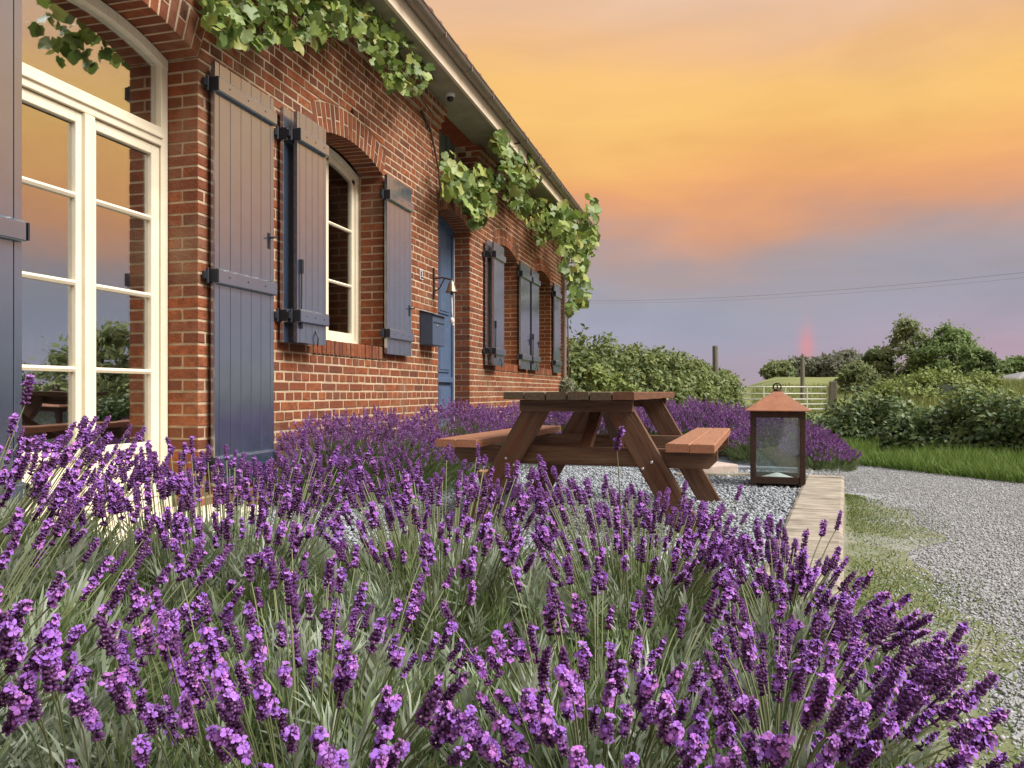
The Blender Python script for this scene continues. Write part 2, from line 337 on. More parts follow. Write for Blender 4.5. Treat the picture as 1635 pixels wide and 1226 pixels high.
M['lavstem'] = mat('lavender_stem', (0.17,0.20,0.085), 0.7, island=[(0.21,0.23,0.11),(0.13,0.16,0.07)], trans=0.1)
M['calyx'] = mat('lavender_calyx', (0.10,0.034,0.118), 0.7, island=[(0.06,0.018,0.072),(0.14,0.05,0.165),(0.078,0.025,0.098),(0.20,0.09,0.21)], spec=0.3)
M['corolla'] = mat('lavender_flower', (0.43,0.17,0.64), 0.6, island=[(0.33,0.13,0.58),(0.50,0.23,0.70),(0.56,0.20,0.61),(0.31,0.13,0.55)], trans=0.3, spec=0.25)
M['bud'] = mat('lavender_bud', (0.34,0.22,0.36), 0.8)
M['dried'] = mat('withered_petal', (0.55,0.40,0.36), 0.8)
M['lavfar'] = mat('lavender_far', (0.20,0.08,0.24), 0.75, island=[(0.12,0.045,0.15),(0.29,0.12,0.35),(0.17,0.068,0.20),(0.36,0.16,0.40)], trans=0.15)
M['metalgate'] = mat('galvanised_steel', (0.52,0.52,0.46), 0.5, metal=0.3)
M['post'] = mat('grey_post', (0.20,0.185,0.155), 0.9, var=(0.11,0.10,0.085), vscale=5, stretch=(8,8,1), bump=0.5)
M['wire'] = mat('power_wire', (0.10,0.095,0.10), 0.8)
M['slateroof'] = mat('shed_roof', (0.26,0.25,0.25), 0.8, var=(0.2,0.19,0.19), vscale=2)
M['terracotta'] = mat('terracotta', (0.50,0.30,0.17), 0.9, var=(0.40,0.22,0.12), vscale=9)
M['plastic'] = mat('white_plastic', (0.62,0.62,0.58), 0.4)

# ------------------------------------------------------------------ ground: terrain, drive, terrace
def smooth(a, b, x):
    t = np.clip((x-a)/(b-a), 0, 1); return t*t*(3-2*t)
def terrain_h(r, z):                       # camera-side metres -> height of the meadow
    r = np.asarray(r, float); z = np.asarray(z, float)
    px = 817.5 + FPX*r/np.maximum(z, 1.0)
    side = smooth(1330, 1480, px)
    near = -0.13 + side*smooth(13, 34, z)*1.15
    far = smooth(30, 75, z)*2.3*smooth(1100, 1250, px)*(1-0.45*side)
    return near + far + 0.05*np.sin(r*0.9+1.3)*np.sin(z*0.7)*smooth(12, 16, z)
def build_ground():
    us = np.linspace(-3.0, 3.0, 90); zs = np.concatenate([[-14,-6,-2,0,2,4,6,8,9,10], np.arange(11, 40, 1.0), [42,46,50,56,62,70,80,95,120,170,260,420,800,1500]])
    V = []
    for z in zs:
        for u in us:
            r = u*max(z+16, 6)*0.75
            h = float(terrain_h(r, z)) if z > 8 else -0.13
            V.append(tuple(cw(r, z, h)))
    n = len(us); F = [(i*n+j, i*n+j+1, (i+1)*n+j+1, (i+1)*n+j) for i in range(len(zs)-1) for j in range(n-1)]
    tag(link('ground', new_mesh('ground', V, F, [M['field']], True)), kind='structure')
build_ground()
def sheet(name, pts, z, m, kind='structure'):
    return tag(link(name, new_mesh(name, [(p[0], p[1], z) for p in pts], [tuple(range(len(pts)))], [m])), kind=kind)
KD = Vector((0.144, 0.99, 0)).normalized(); KN = Vector((KD.y, -KD.x, 0))       # along the kerb, and out to the drive
KA = Vector((1.02, 7.06, 0))                                                  # far outer corner of the kerb
def kp(t, w): return KA + KD*t + KN*w                                         # t along (negative = nearer), w outwards
# drive: from the kerb out to the far verge line
far_edge = [cw(*p) for p in ((-6,16.5),(0,12.6),(3.99,9.3),(4.82,7.25),(7.5,4.6),(12,1.8),(17,-2))]
drive_pts = [kp(-14, 0.02), kp(-0.3, 0.02), kp(0.6,-0.4), kp(3,-1.2)] + far_edge[1:] + [Vector((12,-9,0))]
sheet('drive', drive_pts, -0.115, M['drive'])
sheet('gravel_terrace', [(-2.95,-3), kp(-10.5,-0.28), kp(0.0,-0.28), (0.7,7.7), (-2.95,7.7)], 0.0, M['gravelbase'])
sheet('planting_soil', [(-2.95,8.9), (0.95,8.9), (1.1,9.6), (0.9,10.8), (-2.95,15)], 0.0, M['soil'])
sheet('lavender_bed_soil', [cw(-2.2,0.2), cw(0.1,0.2), kp(-4.4,-0.29), cw(0.1,2.35), cw(-1.35,2.5)], 0.012, M['soil'])

# gravel chips: real flat stones
def chips(name, m, pts, smin, smax, flat, parent=None):
    tv = np.array([(1,0,0.1),(0.35,0.85,-0.1),(-0.6,0.7,0.15),(-1,-0.1,-0.05),(-0.3,-0.9,0.1),(0.7,-0.7,0),(0.1,0.1,0.9),(0,0,-0.9)])
    tf = np.array([(i,(i+1) % 6,6) for i in range(6)] + [((i+1) % 6,i,7) for i in range(6)])
    n = len(pts); d = np.stack([rng.normal(0,0.45,n), rng.normal(0,0.45,n), np.ones(n)], 1)
    Mx = frames(d); s = rng.uniform(smin, smax, n)
    sc = np.stack([s, s*rng.uniform(0.5,0.9,n), s*flat*rng.uniform(0.6,1.3,n)], 1)
    V, F = bake(tv, tf, pts, Mx*sc[:, None, :])
    return tag(link(name, new_mesh(name, V, F, [m]), parent), kind='stuff')
def terrace_chips():
    n = 66000; z = 2.2 + rng.random(n)**0.75*6.2; u = rng.uniform(-0.62, 0.42, n); r = u*z
    X = r*cs - z*sn; Y = r*sn + z*cs
    side = (X-KA.x)*KN.x + (Y-KA.y)*KN.y
    k = (X > -2.88) & (side < -0.29) & (Y < 7.66)
    P = np.stack([X, Y, rng.uniform(0.0, 0.012, n)], 1)[k]
    tag(chips('slate_chips', M['chip'], P, 0.010, 0.021, 0.35), 'loose blue grey slate chips covering the terrace', 'gravel')
terrace_chips()
def drive_chips():
    n = 210000; z = 1.3 + rng.random(n)**0.75*8.6; u = 0.33+rng.random(n)**1.25*0.85; r = u*z
    X = r*cs - z*sn; Y = r*sn + z*cs
    side = (X-KA.x)*KN.x + (Y-KA.y)*KN.y
    k = (side > np.where((X-KA.x)*KD.x+(Y-KA.y)*KD.y > 0.1, -0.3, 0.03+0.48*rng.random(n)**0.6)) & (z < 9.6 - (u-0.43)*9) 
    P = np.stack([X, Y, rng.uniform(-0.118, -0.108, n)], 1)[k]
    tag(chips('drive_pebbles', M['pebble'], P, 0.004, 0.0105, 0.55), 'fine pale grey gravel of the drive', 'gravel')
drive_chips()
sheet('path', [(-2.95,7.7), (0.75,7.7), (1.0,8.9), (-2.95,8.9)], 0.03, M['slab'])
mb = MB(); mb.box(-2.95, 0.75, 7.60, 7.70, -0.05, 0.045); tag(mb.build('path_edging', M['slab'], bevel=0.008), kind='structure')

# grass: verge, moss strip, meadow
def blades(name, m, P, hmin, hmax, w, lean=0.35):
    tv = np.array([(-1,0,0),(1,0,0),(0.75,0.10,0.5),(-0.75,0.10,0.5),(0,0.42,1.0)])
    tf = np.array([(0,1,2),(0,2,3),(3,2,4)])
    n = len(P); d = np.stack([rng.normal(0,lean,n), rng.normal(0,lean,n), np.ones(n)], 1); Mx = frames(d)
    h = rng.uniform(hmin, hmax, n); sc = np.stack([np.full(n, w)*rng.uniform(0.6,1.3,n), h, h], 1)
    V, F = bake(tv, tf, P, Mx*sc[:, None, :])
    return tag(link(name, new_mesh(name, V, F, [m])), kind='stuff')
def verge():
    n = 30000; t = rng.random(n); w = rng.random(n)**1.3
    A = np.array([cw(2.2,10.6)[:2], cw(3.99,9.35)[:2], cw(4.82,7.3)[:2], cw(7.3,5.0)[:2]])
    seg = rng.integers(0, 3, n); a = A[seg]; b = A[seg+1]; d = b-a; nn = np.stack([-d[:,1], d[:,0]], 1); nn /= np.linalg.norm(nn, axis=1, keepdims=True)
    p = a + d*t[:,None] + nn*(-0.05+w*2.6)[:,None]*np.where((nn[:,1] > 0), 1, -1)[:,None]
    P = np.concatenate([p, np.full((n,1), -0.13)], 1)
    o_ = blades('verge_grass', M['grass'], P, 0.07, 0.26, 0.006); tag(o_, 'bright green grass verge along the far side of the drive', 'grass')
verge()
def kerb_grass():
    n = 21000; t = rng.uniform(-5.2, -0.1, n); w = 0.02 + np.abs(rng.normal(0, 0.26, n))
    patch = np.sin(t*3.1)+np.sin(t*1.3+1)+rng.normal(0,0.9,n) > -1.1 + w*2.0
    w = w*np.minimum(1.0, 0.1-t*1.1); t, w = t[patch], w[patch]
    P = np.stack([KA.x+KD.x*t+KN.x*w, KA.y+KD.y*t+KN.y*w, np.full(len(t), -0.117)], 1)
    o_ = blades('kerb_grass', M['mossgrass'], P, 0.008, 0.034, 0.003, 1.0); tag(o_, 'thin mossy grass beside the concrete kerb', 'grass')
    pts = []
    for i in range(25):
        tt = -5.4 + 5.4*i/24; pts.append(kp(tt, (0.42+0.10*math.sin(tt*2.7)+0.07*math.sin(tt*6.1+1))*min(1.0, 0.08-tt*1.1)))
    sheet('moss_strip', [kp(0,0.0)] + [kp(-5.4,0.0)] + pts, -0.111, M['moss'])
kerb_grass()
def meadow():
    n = 46000; z = 12.5 + rng.random(n)**1.6*42; px = rng.uniform(1200, 1760, n); r = (px-817.5)/FPX*z
    k = ~((px < 1350) & (z < 30)); z = z[k]; r = r[k]
    h = terrain_h(r, z); X = r*cs - z*sn; Y = r*sn + z*cs
    P = np.stack([X, Y, h-0.02], 1)
    o_ = blades('meadow_grass', M['meadow'], P, 0.15, 0.42, 0.016, 0.4); tag(o_, 'tall yellow green meadow grass behind the bramble hedge', 'grass')
meadow()

# ------------------------------------------------------------------ the cottage
X0 = -2.9; YW0, YW1 = 1.5, 14.55; PITCH = 0.0685; JN = 0.0132; ZTOP = 3.79
cottage = tag(empty('brick_cottage', (X0, 8.0, 0)), 'long red brick cottage with slate blue shutters and cream windows', 'house')
CP = Vector((X0, 8.0, 0))
OPS = [dict(k='french', y0=2.63, y1=3.81, zb=0.10, zs=2.68, rise=0.11), dict(k='win', y0=5.15, y1=6.33, zb=1.15, zs=2.68, rise=0.11),
       dict(k='door', y0=7.73, y1=8.80, zb=0.10, zs=2.68, rise=0.10), dict(k='loft', y0=7.76, y1=8.99, zb=3.15, zs=9.0, rise=0.0),
       dict(k='win', y0=9.87, y1=11.05, zb=1.15, zs=2.68, rise=0.11), dict(k='win', y0=12.20, y1=13.37, zb=1.15, zs=2.68, rise=0.11)]
VO = 0.225
for o in OPS:
    o['yc'] = (o['y0']+o['y1'])/2; o['a'] = (o['y1']-o['y0'])/2
    if o['rise']:
        o['R'] = (o['a']**2+o['rise']**2)/(2*o['rise']); o['zc'] = o['zs']+o['rise']-o['R']
        th = math.asin(o['a']/o['R']); o['th'] = th
        o['ak'] = (o['R']+VO)*math.sin(th); o['zk'] = o['zc']+(o['R']+VO)*math.cos(th)
def half(o, z):
    sill = 0.118 if o['k'] == 'win' else 0.0
    if z < o['zb']-sill or (not o['rise'] and z > o['zs']): return None
    if z < o['zb']: return o['a']+0.06
    if not o['rise'] or z <= o['zs']: return o['a']
    if z <= o['zk']: return o['a'] + (o['ak']-o['a'])*(z-o['zs'])/(o['zk']-o['zs'])
    q = (o['R']+VO+0.008)**2-(z-o['zc'])**2
    return math.sqrt(q) if q > 0 else None
def arc_z(o, y, off=0.0):
    return o['zc'] + math.sqrt(max(1e-6, (o['R']+off)**2-(y-o['yc'])**2))

bricks = []        # dict(poly=[(y,z)x4], dep, xo, std)
slabs = MB()
def brick(poly, dep=0.10, xo=0.0, xback=None, std=None): bricks.append(dict(poly=poly, dep=dep, xo=xo, std=std))
ncourse = int((ZTOP+0.06)/PITCH)
for k in range(ncourse):
    z0 = -0.06+k*PITCH; z1 = z0+PITCH-JN; zm = (z0+z1)/2
    top3 = max(0, k-(ncourse-4)); xo = 0.03*top3
    cuts = []
    for o in OPS:
        h0, h1, hm = half(o, z0), half(o, z1), half(o, zm)
        if hm is None and h0 is None and h1 is None: continue
        vals = [v for v in (h0, h1, hm) if v is not None]
        b0 = h0 if h0 is not None else max(vals); b1 = h1 if h1 is not None else (0.0 if (o['rise'] and z1 > o['zs']) else max(vals))
        if z0 < o['zb']: b0 = b1 = max(vals)
        cuts.append((o['yc']-b0, o['yc']-b1, o['yc']+b0, o['yc']+b1, o))
    cuts.sort(key=lambda c: c[0])
    segs = []; L0 = L1 = YW0
    lo = None
    for c in cuts:
        segs.append((L0, L1, c[0], c[1], lo, c[4])); L0, L1, lo = c[2], c[3], c[4]
    segs.append((L0, L1, YW1, YW1, lo, None))
    header = k % 2 == 1
    pit = 0.2275/2 if header else 0.2275
    off = (0.057 if header else (0.114 if (k//2) % 2 else 0.0)) + random.uniform(-0.012, 0.012)
    for (a0, a1, b0, b1, ol, orr) in segs:
        if min(b0-a0, b1-a1) < 0.03 and max(b0-a0, b1-a1) < 0.06: continue
        slabs.prism([(a0+0.0035, z0-JN/2), (b0-0.0035, z0-JN/2), (b1-0.0035, z1+JN/2), (a1+0.0035, z1+JN/2)], 'x', X0-0.0026+xo, X0-0.32)
        am, bm = max(a0, a1), min(b0, b1)
        n0 = math.ceil((am+0.05-off)/pit); ys = [y for y in (off+pit*i for i in range(n0, n0+400)) if am+0.05 < y < bm-0.05]
        edges = [None]+ys+[None]
        for i in range(len(edges)-1):
            l, r_ = edges[i], edges[i+1]
            l0, l1 = (a0, a1) if l is None else (l+JN/2, l+JN/2)
            r0, r1 = (b0, b1) if r_ is None else (r_-JN/2, r_-JN/2)
            j = lambda s=0.0014: random.uniform(-s, s)
            corner = (l is None and ol is not None and z0 < (ol['zs'] if ol['rise'] else 9)) or (r_ is None and orr is not None and z0 < (orr['zs'] if orr['rise'] else 9))
            std = None
            if l is not None and r_ is not None: std = 'h' if header else 's'
            dep = 0.215 if (corner and header) else 0.10
            brick([(l0+j(), z0+j()), (r0+j(), z0+j()), (r1+j(), z1+j()), (l1+j(), z1+j())], dep, xo+random.uniform(-0.0010, 0.0022), std=std)
            if corner and not header:
                w = 0.12
                if l is None and ol is not None: bricks.append(dict(poly=[(l0+j(),z0+j()),(l0+w,z0+j()),(l1+w,z1+j()),(l1+j(),z1+j())], dep=0.103, xo=-0.112, std=None, hidden=True))
                if r_ is None and orr is not None: bricks.append(dict(poly=[(r0-w,z0+j()),(r0+j(),z0+j()),(r1+j(),z1+j()),(r1-w,z1+j())], dep=0.103, xo=-0.112, std=None, hidden=True))
# arches and sills
for o in OPS:
    if o['rise']:
        n = int(round(2*o['th']*o['R']/0.0685)); dt = 2*o['th']/n; jt = 0.0135/o['R']
        rp = lambda t, q: (o['yc']+(o['R']+q)*math.sin(t), o['zc']+(o['R']+q)*math.cos(t))
        for i in range(n):
            ta = -o['th']+i*dt+jt/2; tb = ta+dt-jt
            spans = [(0.002, VO-0.004)] if i % 2 == 0 else [(0.002, 0.104), (0.116, VO-0.004)]
            for q0, q1 in spans:
                brick([rp(ta,q0), rp(tb,q0), rp(tb,q1), rp(ta,q1)], 0.215, random.uniform(-0.001, 0.003))
        for i in range(n):
            ta = -o['th']+i*dt; tb = ta+dt
            slabs.prism([rp(ta,0.004), rp(tb,0.004), rp(tb,VO+0.01), rp(ta,VO+0.01)], 'x', X0-0.0032, X0-0.215)
    if o['k'] == 'win':
        y = o['y0']-0.055; i = 0
        while y < o['y1']+0.05:
            brick([(y,o['zb']-0.112),(y+0.054,o['zb']-0.112),(y+0.054,o['zb']-0.002+random.uniform(-0.003,0.003)),(y,o['zb']-0.002)], 0.22, 0.012+random.uniform(-0.004,0.004)); y += 0.0665; i += 1
        slabs.box(X0+0.002, X0-0.30, o['y0']-0.06, o['y1']+0.06, o['zb']-0.115, o['zb']-0.006)
wall = slabs.build('wall', M['mortar'], cottage); wall.location = -CP
def brick_geo(poly, dep, xo, cy=0, cz=0, cx=0):
    ch = 0.0030; my = sum(p[0] for p in poly)/4; mz = sum(p[1] for p in poly)/4
    inn = []
    for y, z in poly:
        dy, dz = my-y, mz-z; inn.append((y+math.copysign(min(ch, abs(dy)), dy), z+math.copysign(min(ch, abs(dz)), dz)))
    V = [(xo-ch-cx, y-cy, z-cz) for y, z in poly] + [(xo-cx+random.uniform(-0.001,0.001), y-cy, z-cz) for y, z in inn] + [(xo-dep-cx, y-cy, z-cz) for y, z in poly]
    F = [(4,5,6,7)] + [(i,(i+1) % 4,4+(i+1) % 4,4+i) for i in range(4)] + [(8+i,8+(i+1) % 4,(i+1) % 4,i) for i in range(4)]
    return V, F
SHY = [(2.0,2.6,0.2,2.68),(3.88,4.5,0.2,2.68),(4.7,5.12,1.09,2.68),(6.28,6.85,1.09,2.68),(9.3,9.85,1.09,2.68),(10.98,12.3,1.09,2.68),(13.4,14.0,1.09,2.68)]
def score(b):
    cy = sum(p[0] for p in b['poly'])/4; cz = sum(p[1] for p in b['poly'])/4
    px, py, z = pxz((X0+b['xo'], cy, cz))
    if not (5 < px < 1600 and 5 < py < 690): return 0
    if any(a-0.05 < cy < c and e < cz < f for a, c, e, f in SHY): return 0
    if cz > 3.0+0.05*(cy-3): return 0
    ps = [pxz((X0+b['xo'], y, zz)) for y, zz in b['poly']]
    w = abs(ps[1][0]-ps[0][0]); h = abs(ps[3][1]-ps[0][1])
    if b.get('hidden'): w = 18
    return w*h
order = sorted(range(len(bricks)), key=lambda i: -score(bricks[i])); chosen = set(order[:300])
variants = {'s': [], 'h': []}
for kind, w in (('s', 0.2275-JN), ('h', 0.2275/2-JN)):
    for i in range(10):
        j = lambda: random.uniform(-0.0018, 0.0018)
        hgt = PITCH-JN; po = [(-w/2+j(),-hgt/2+j()),(w/2+j(),-hgt/2+j()),(w/2+j(),hgt/2+j()),(-w/2+j(),hgt/2+j())]
        V, F = brick_geo(po, 0.10, 0.0); variants[kind].append(new_mesh('brick', V, F, [M['brick']]))
BV, BF = [], []
for i, b in enumerate(bricks):
    if i in chosen:
        cy = sum(p[0] for p in b['poly'])/4; cz = sum(p[1] for p in b['poly'])/4
        if b['std']: me = random.choice(variants[b['std']])
        else:
            V, F = brick_geo(b['poly'], b['dep'], 0.0, cy, cz); me = new_mesh('brick', V, F, [M['brick']])
        link('brick', me, wall, (X0+b['xo'], cy, cz))
    else:
        V, F = brick_geo(b['poly'], b['dep'], X0+b['xo']); n = len(BV); BV += V; BF += [tuple(q+n for q in f) for f in F]
tag(link('brick_field', new_mesh('brick_field', BV, BF, [M['brick']]), wall), kind='stuff')

def sub(name, parent, P):                  # a part at a place in the garden, under the cottage
    return empty(name, Vector(P)-CP, 0, parent)
# eaves, roof
mb = MB(); mb.box(X0-0.02, -2.515, YW0, YW1+0.15, ZTOP+0.005, ZTOP+0.03); mb.build('soffit', M['soffit'], cottage).location = -CP
mb = MB(); mb.box(-2.515, -2.49, YW0, YW1+0.16, ZTOP-0.004, 4.0); mb.box(-2.49,-2.483, YW0, YW1+0.16, ZTOP-0.004, ZTOP+0.02); mb.build('fascia', M['fascia'], cottage, bevel=0.002).location = -CP
gut = [( -2.43+0.062*math.cos(t), 3.985+0.062*math.sin(t)) for t in np.linspace(math.pi, 2*math.pi, 11)]
gin = [( -2.43+0.056*math.cos(t), 3.985+0.056*math.sin(t)) for t in np.linspace(2*math.pi, math.pi, 11)]
mb = MB(); ring = gut+gin; n = len(ring)
V = [(p[0], YW0, p[1]) for p in ring]+[(p[0], YW1+0.2, p[1]) for p in ring]; mb.add(V, [(i,(i+1) % n,n+(i+1) % n,n+i) for i in range(n)])
mb.tube([(-2.368,YW0,3.985),(-2.368,YW1+0.2,3.985)], 0.009, 6)
for y in np.arange(2.0, 14.6, 0.75): mb.box(-2.372,-2.366,y,y+0.025,3.93,3.995); mb.tube([(-2.43+0.064*math.cos(t), y+0.0125, 3.985+0.064*math.sin(t)) for t in np.linspace(math.pi, 2*math.pi, 9)], 0.006, 4)
mb.build('gutter', M['zinc'], cottage, smooth=False).location = -CP
mb = MB(); mb.prism([(-2.47,4.03),(-2.47,4.0),(-6.6,7.7),(-6.6,7.76)], 'y', YW0, YW1+0.2)
roof = mb.build('roof', M['tile'], cottage); roof.location = -CP
tb = MB()
for i in range(7):
    t0 = i/6*math.pi
    pass
prof = [(0.0,0.0),(0.04,0.028),(0.085,0.032),(0.13,0.014),(0.175,0.0),(0.215,0.004),(0.235,0.018)]
Vt = []; 
for sx, sz in ((0.0,0.0),(-0.30,0.265)):
    for y, h in prof: Vt.append((sx, y, sz+h+0.012))
    for y, h in prof: Vt.append((sx, y, sz+h))
n = len(prof); Ft = []
for i in range(n-1):
    Ft += [(i,i+1,2*n+i+1,2*n+i), (n+i+1,n+i,3*n+i,3*n+i+1), (n+i,n+i+1,i+1,i)]
tm = new_mesh('tile', Vt, Ft, [M['tile']])
for i in range(int((YW1+0.2-YW0)/0.235)):
    link('tile', tm, roof, (-2.415+random.uniform(-0.006,0.006), YW0+i*0.235, 4.03+random.uniform(-0.004,0.004)), rot=(0, random.uniform(-0.02,0.02), 0))
mb = MB(); mb.tube([(-2.43,14.33,3.94),(-2.45,14.33,3.86),(-2.78,14.33,3.62),(-2.84,14.33,3.5),(-2.84,14.33,0.0)], 0.042, 10)
for z in (0.9, 2.0, 3.1): mb.tube([(-2.84,14.33,z),(-2.84,14.33,z+0.03)], 0.048, 10)
mb.build('downpipe', M['zinc'], cottage, smooth=False).location = -CP
# gable end and back of the house, a closed body
mb = MB(); mb.box(-7.6, -3.22, YW1-0.02, YW1-0.3, -0.1, 3.9); mb.prism([(-2.9,3.8),(-7.6,3.8),(-5.8,6.9)], 'y', YW1-0.02, YW1-0.3)
mb.box(-7.6,-7.4,YW0,YW1-0.3,-0.1,3.9); mb.build('gable_wall', M['brick'], cottage).location = -CP
# rooms behind the windows
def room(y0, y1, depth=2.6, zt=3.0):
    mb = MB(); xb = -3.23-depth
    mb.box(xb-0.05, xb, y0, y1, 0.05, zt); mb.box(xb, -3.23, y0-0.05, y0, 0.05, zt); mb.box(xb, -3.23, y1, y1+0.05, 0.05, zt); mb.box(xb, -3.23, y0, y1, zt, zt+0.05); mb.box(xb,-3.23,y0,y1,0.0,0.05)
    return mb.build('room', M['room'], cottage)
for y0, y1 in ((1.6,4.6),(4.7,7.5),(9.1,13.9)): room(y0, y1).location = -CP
mb = MB(); mb.box(-4.35,-4.31,2.95,3.62,0.1,2.1); mb.box(-4.31,-4.30,3.05,3.52,1.25,1.95); mb.box(-4.31,-4.30,3.05,3.52,0.3,1.1)
rd = mb.build('inner_door', M['roomwhite'], cottage); rd.location = -CP
mb = MB(); mb.tube([(-4.28,3.0,1.05),(-4.25,3.0,1.05),(-4.25,3.1,1.05)], 0.009, 6); mb.box(-4.30,-4.29,2.98,3.02,0.95,1.15); mb.build('handle', M['brass'], rd)

def arch_strip(o, xf, xb, q0, q1, ya=None, yb=None, n=18):    # curved bar following the arch
    m = MB(); ya = o['y0'] if ya is None else ya; yb = o['y1'] if yb is None else yb
    for i in range(n):
        a = ya+(yb-ya)*i/n; b = ya+(yb-ya)*(i+1)/n
        m.prism([(a,arc_z(o,a)+q0),(b,arc_z(o,b)+q0),(b,arc_z(o,b)+q1),(a,arc_z(o,a)+q1)], 'x', xb, xf)
    return m
# french window
XF = X0-0.20
def french(o):
    P = sub('french_window', cottage, (XF, o['yc'], o['zb'])); off = -Vector((XF, o['yc'], o['zb']))
    def put(m, name, mt, bevel=0.0):
        ob = m.build(name, mt, P, bevel=bevel); ob.location = off; return ob
    y0, y1, yc = o['y0']+0.004, o['y1']-0.004, o['yc']
    m = MB(); m.box(XF-0.07, XF, y0, y0+0.055, o['zb'], arc_z(o,y0+0.055)-0.05); m.box(XF-0.07, XF, y1-0.055, y1, o['zb'], arc_z(o,y1-0.055)-0.05)
    m2 = arch_strip(o, XF+0.003, XF-0.07, -0.065, -0.004, y0, y1); m.add(m2.v, m2.f)
    m.box(XF-0.07, XF+0.006, y0+0.055, y1-0.055, 2.165, 2.27); m.box(XF-0.07, XF+0.018, y0+0.055, y1-0.055, 2.205, 2.225)
    m.box(XF-0.07, XF+0.03, y0, y1, o['zb']-0.02, o['zb']+0.05)
    put(m, 'frame', M['cream'], 0.004)
    top = o['zs']
    panes = []
    for s, (ya, yb) in enumerate(((y0+0.058, yc-0.004), (yc+0.004, y1-0.058))):
        m = MB(); st = 0.062
        lo_, hi_ = o['zb']+0.055, 2.16
        m.box(XF-0.055, XF-0.012, ya, ya+st, lo_, hi_); m.box(XF-0.055, XF-0.012, yb-st, yb, lo_, hi_)
        m.box(XF-0.055, XF-0.012, ya+st, yb-st, hi_-0.055, hi_); m.box(XF-0.055, XF-0.012, ya+st, yb-st, lo_, lo_+0.08)
        m.box(XF-0.055, XF-0.012, ya+st, yb-st, 0.41, 0.47); m.box(XF-0.045, XF-0.028, ya+st, yb-st, lo_+0.08, 0.41)
        if s == 1: m.box(XF-0.03, XF+0.012, ya-0.035, ya+0.03, lo_, hi_)
        put(m, 'casement', M['cream'], 0.004)
        bars = [0.867, 1.30, 1.74]
        for z in bars:
            m = MB(); m.prism([(XF-0.05,z-0.013),(XF-0.02,z-0.013),(XF-0.012,z),(XF-0.02,z+0.013),(XF-0.05,z+0.013)], 'y', ya+st, yb-st); put(m, 'glazing_bar', M['cream'])
        zz = [0.47]+bars+[hi_-0.055]
        for i in range(4): panes.append((ya+st-0.004, yb-st+0.004, zz[i]+(0.011 if i else 0), zz[i+1]-0.011))
    for ya, yb, za, zb in panes:
        m = MB(); m.box(XF-0.040, XF-0.036, ya, yb, za, zb); put(m, 'pane', M['glass'])
    m = MB(); ya, yb = y0+0.05, y1-0.05; n = 14
    poly = [(ya,2.265),(yb,2.265)]+[(yb+(ya-yb)*i/n, arc_z(o, yb+(ya-yb)*i/n)-0.06) for i in range(n+1)]
    m.prism(poly, 'x', XF-0.040, XF-0.036); put(m, 'pane', M['glass'])
french(OPS[0])
mb = MB(); mb.box(-3.05,-2.58,2.45,3.98,-0.05,0.09); mb.build('door_step', M['cream'], cottage, bevel=0.01).location = -CP
def window(o):
    xf = X0-0.235; P = sub('window', cottage, (xf, o['yc'], o['zb'])); off = -Vector((xf, o['yc'], o['zb']))
    def put(m, name, mt, bevel=0.0):
        ob = m.build(name, mt, P, bevel=bevel); ob.location = off; return ob
    y0, y1, yc, zb = o['y0']+0.004, o['y1']-0.004, o['yc'], o['zb']
    m = MB(); m.box(xf-0.07,xf,y0,y0+0.05,zb,arc_z(o,y0+0.05)-0.05); m.box(xf-0.07,xf,y1-0.05,y1,zb,arc_z(o,y1-0.05)-0.05); m.box(xf-0.07,xf+0.004,y0+0.05,y1-0.05,zb,zb+0.05)
    m2 = arch_strip(o, xf+0.003, xf-0.07, -0.06, -0.004, y0, y1); m.add(m2.v, m2.f); put(m, 'frame', M['cream'], 0.004)
    for ya, yb in ((y0+0.053, yc-0.004),(yc+0.004, y1-0.053)):
        m = MB(); st = 0.055; top = lambda y: arc_z(o, y)-0.064
        m.box(xf-0.05,xf-0.012,ya,ya+st,zb+0.053,min(top(ya),top(ya+st))); m.box(xf-0.05,xf-0.012,yb-st,yb,zb+0.053,min(top(yb),top(yb-st))); m.box(xf-0.05,xf-0.012,ya+st,yb-st,zb+0.053,zb+0.115)
        m2 = arch_strip(o, xf-0.012, xf-0.05, -0.115, -0.062, ya, yb, 8); m.add(m2.v, m2.f); put(m, 'casement', M['cream'], 0.003)
        zz = [zb+0.115, 1.685, 2.17]
        for z in zz[1:]:
            m = MB(); m.prism([(xf-0.045,z-0.012),(xf-0.02,z-0.012),(xf-0.013,z),(xf-0.02,z+0.012),(xf-0.045,z+0.012)], 'y', ya+st, yb-st); put(m, 'glazing_bar', M['cream'])
        for za, zb2 in ((zz[0],zz[1]-0.01),(zz[1]+0.01,zz[2]-0.01)):
            m = MB(); m.box(xf-0.036,xf-0.032,ya+st-0.004,yb-st+0.004,za,zb2); put(m, 'pane', M['glassdark'])
        m = MB(); a, b = ya+st-0.004, yb-st+0.004; n = 8
        m.prism([(a,zz[2]+0.01),(b,zz[2]+0.01)]+[(b+(a-b)*i/n, arc_z(o,b+(a-b)*i/n)-0.112) for i in range(n+1)], 'x', xf-0.036, xf-0.032); put(m, 'pane', M['glassdark'])
    m = MB(); m.box(xf-0.02, xf+0.05, y0, y1, zb-0.005, zb+0.018); put(m, 'sill', M['stone'], 0.006)
for o in OPS:
    if o['k'] == 'win': window(o)
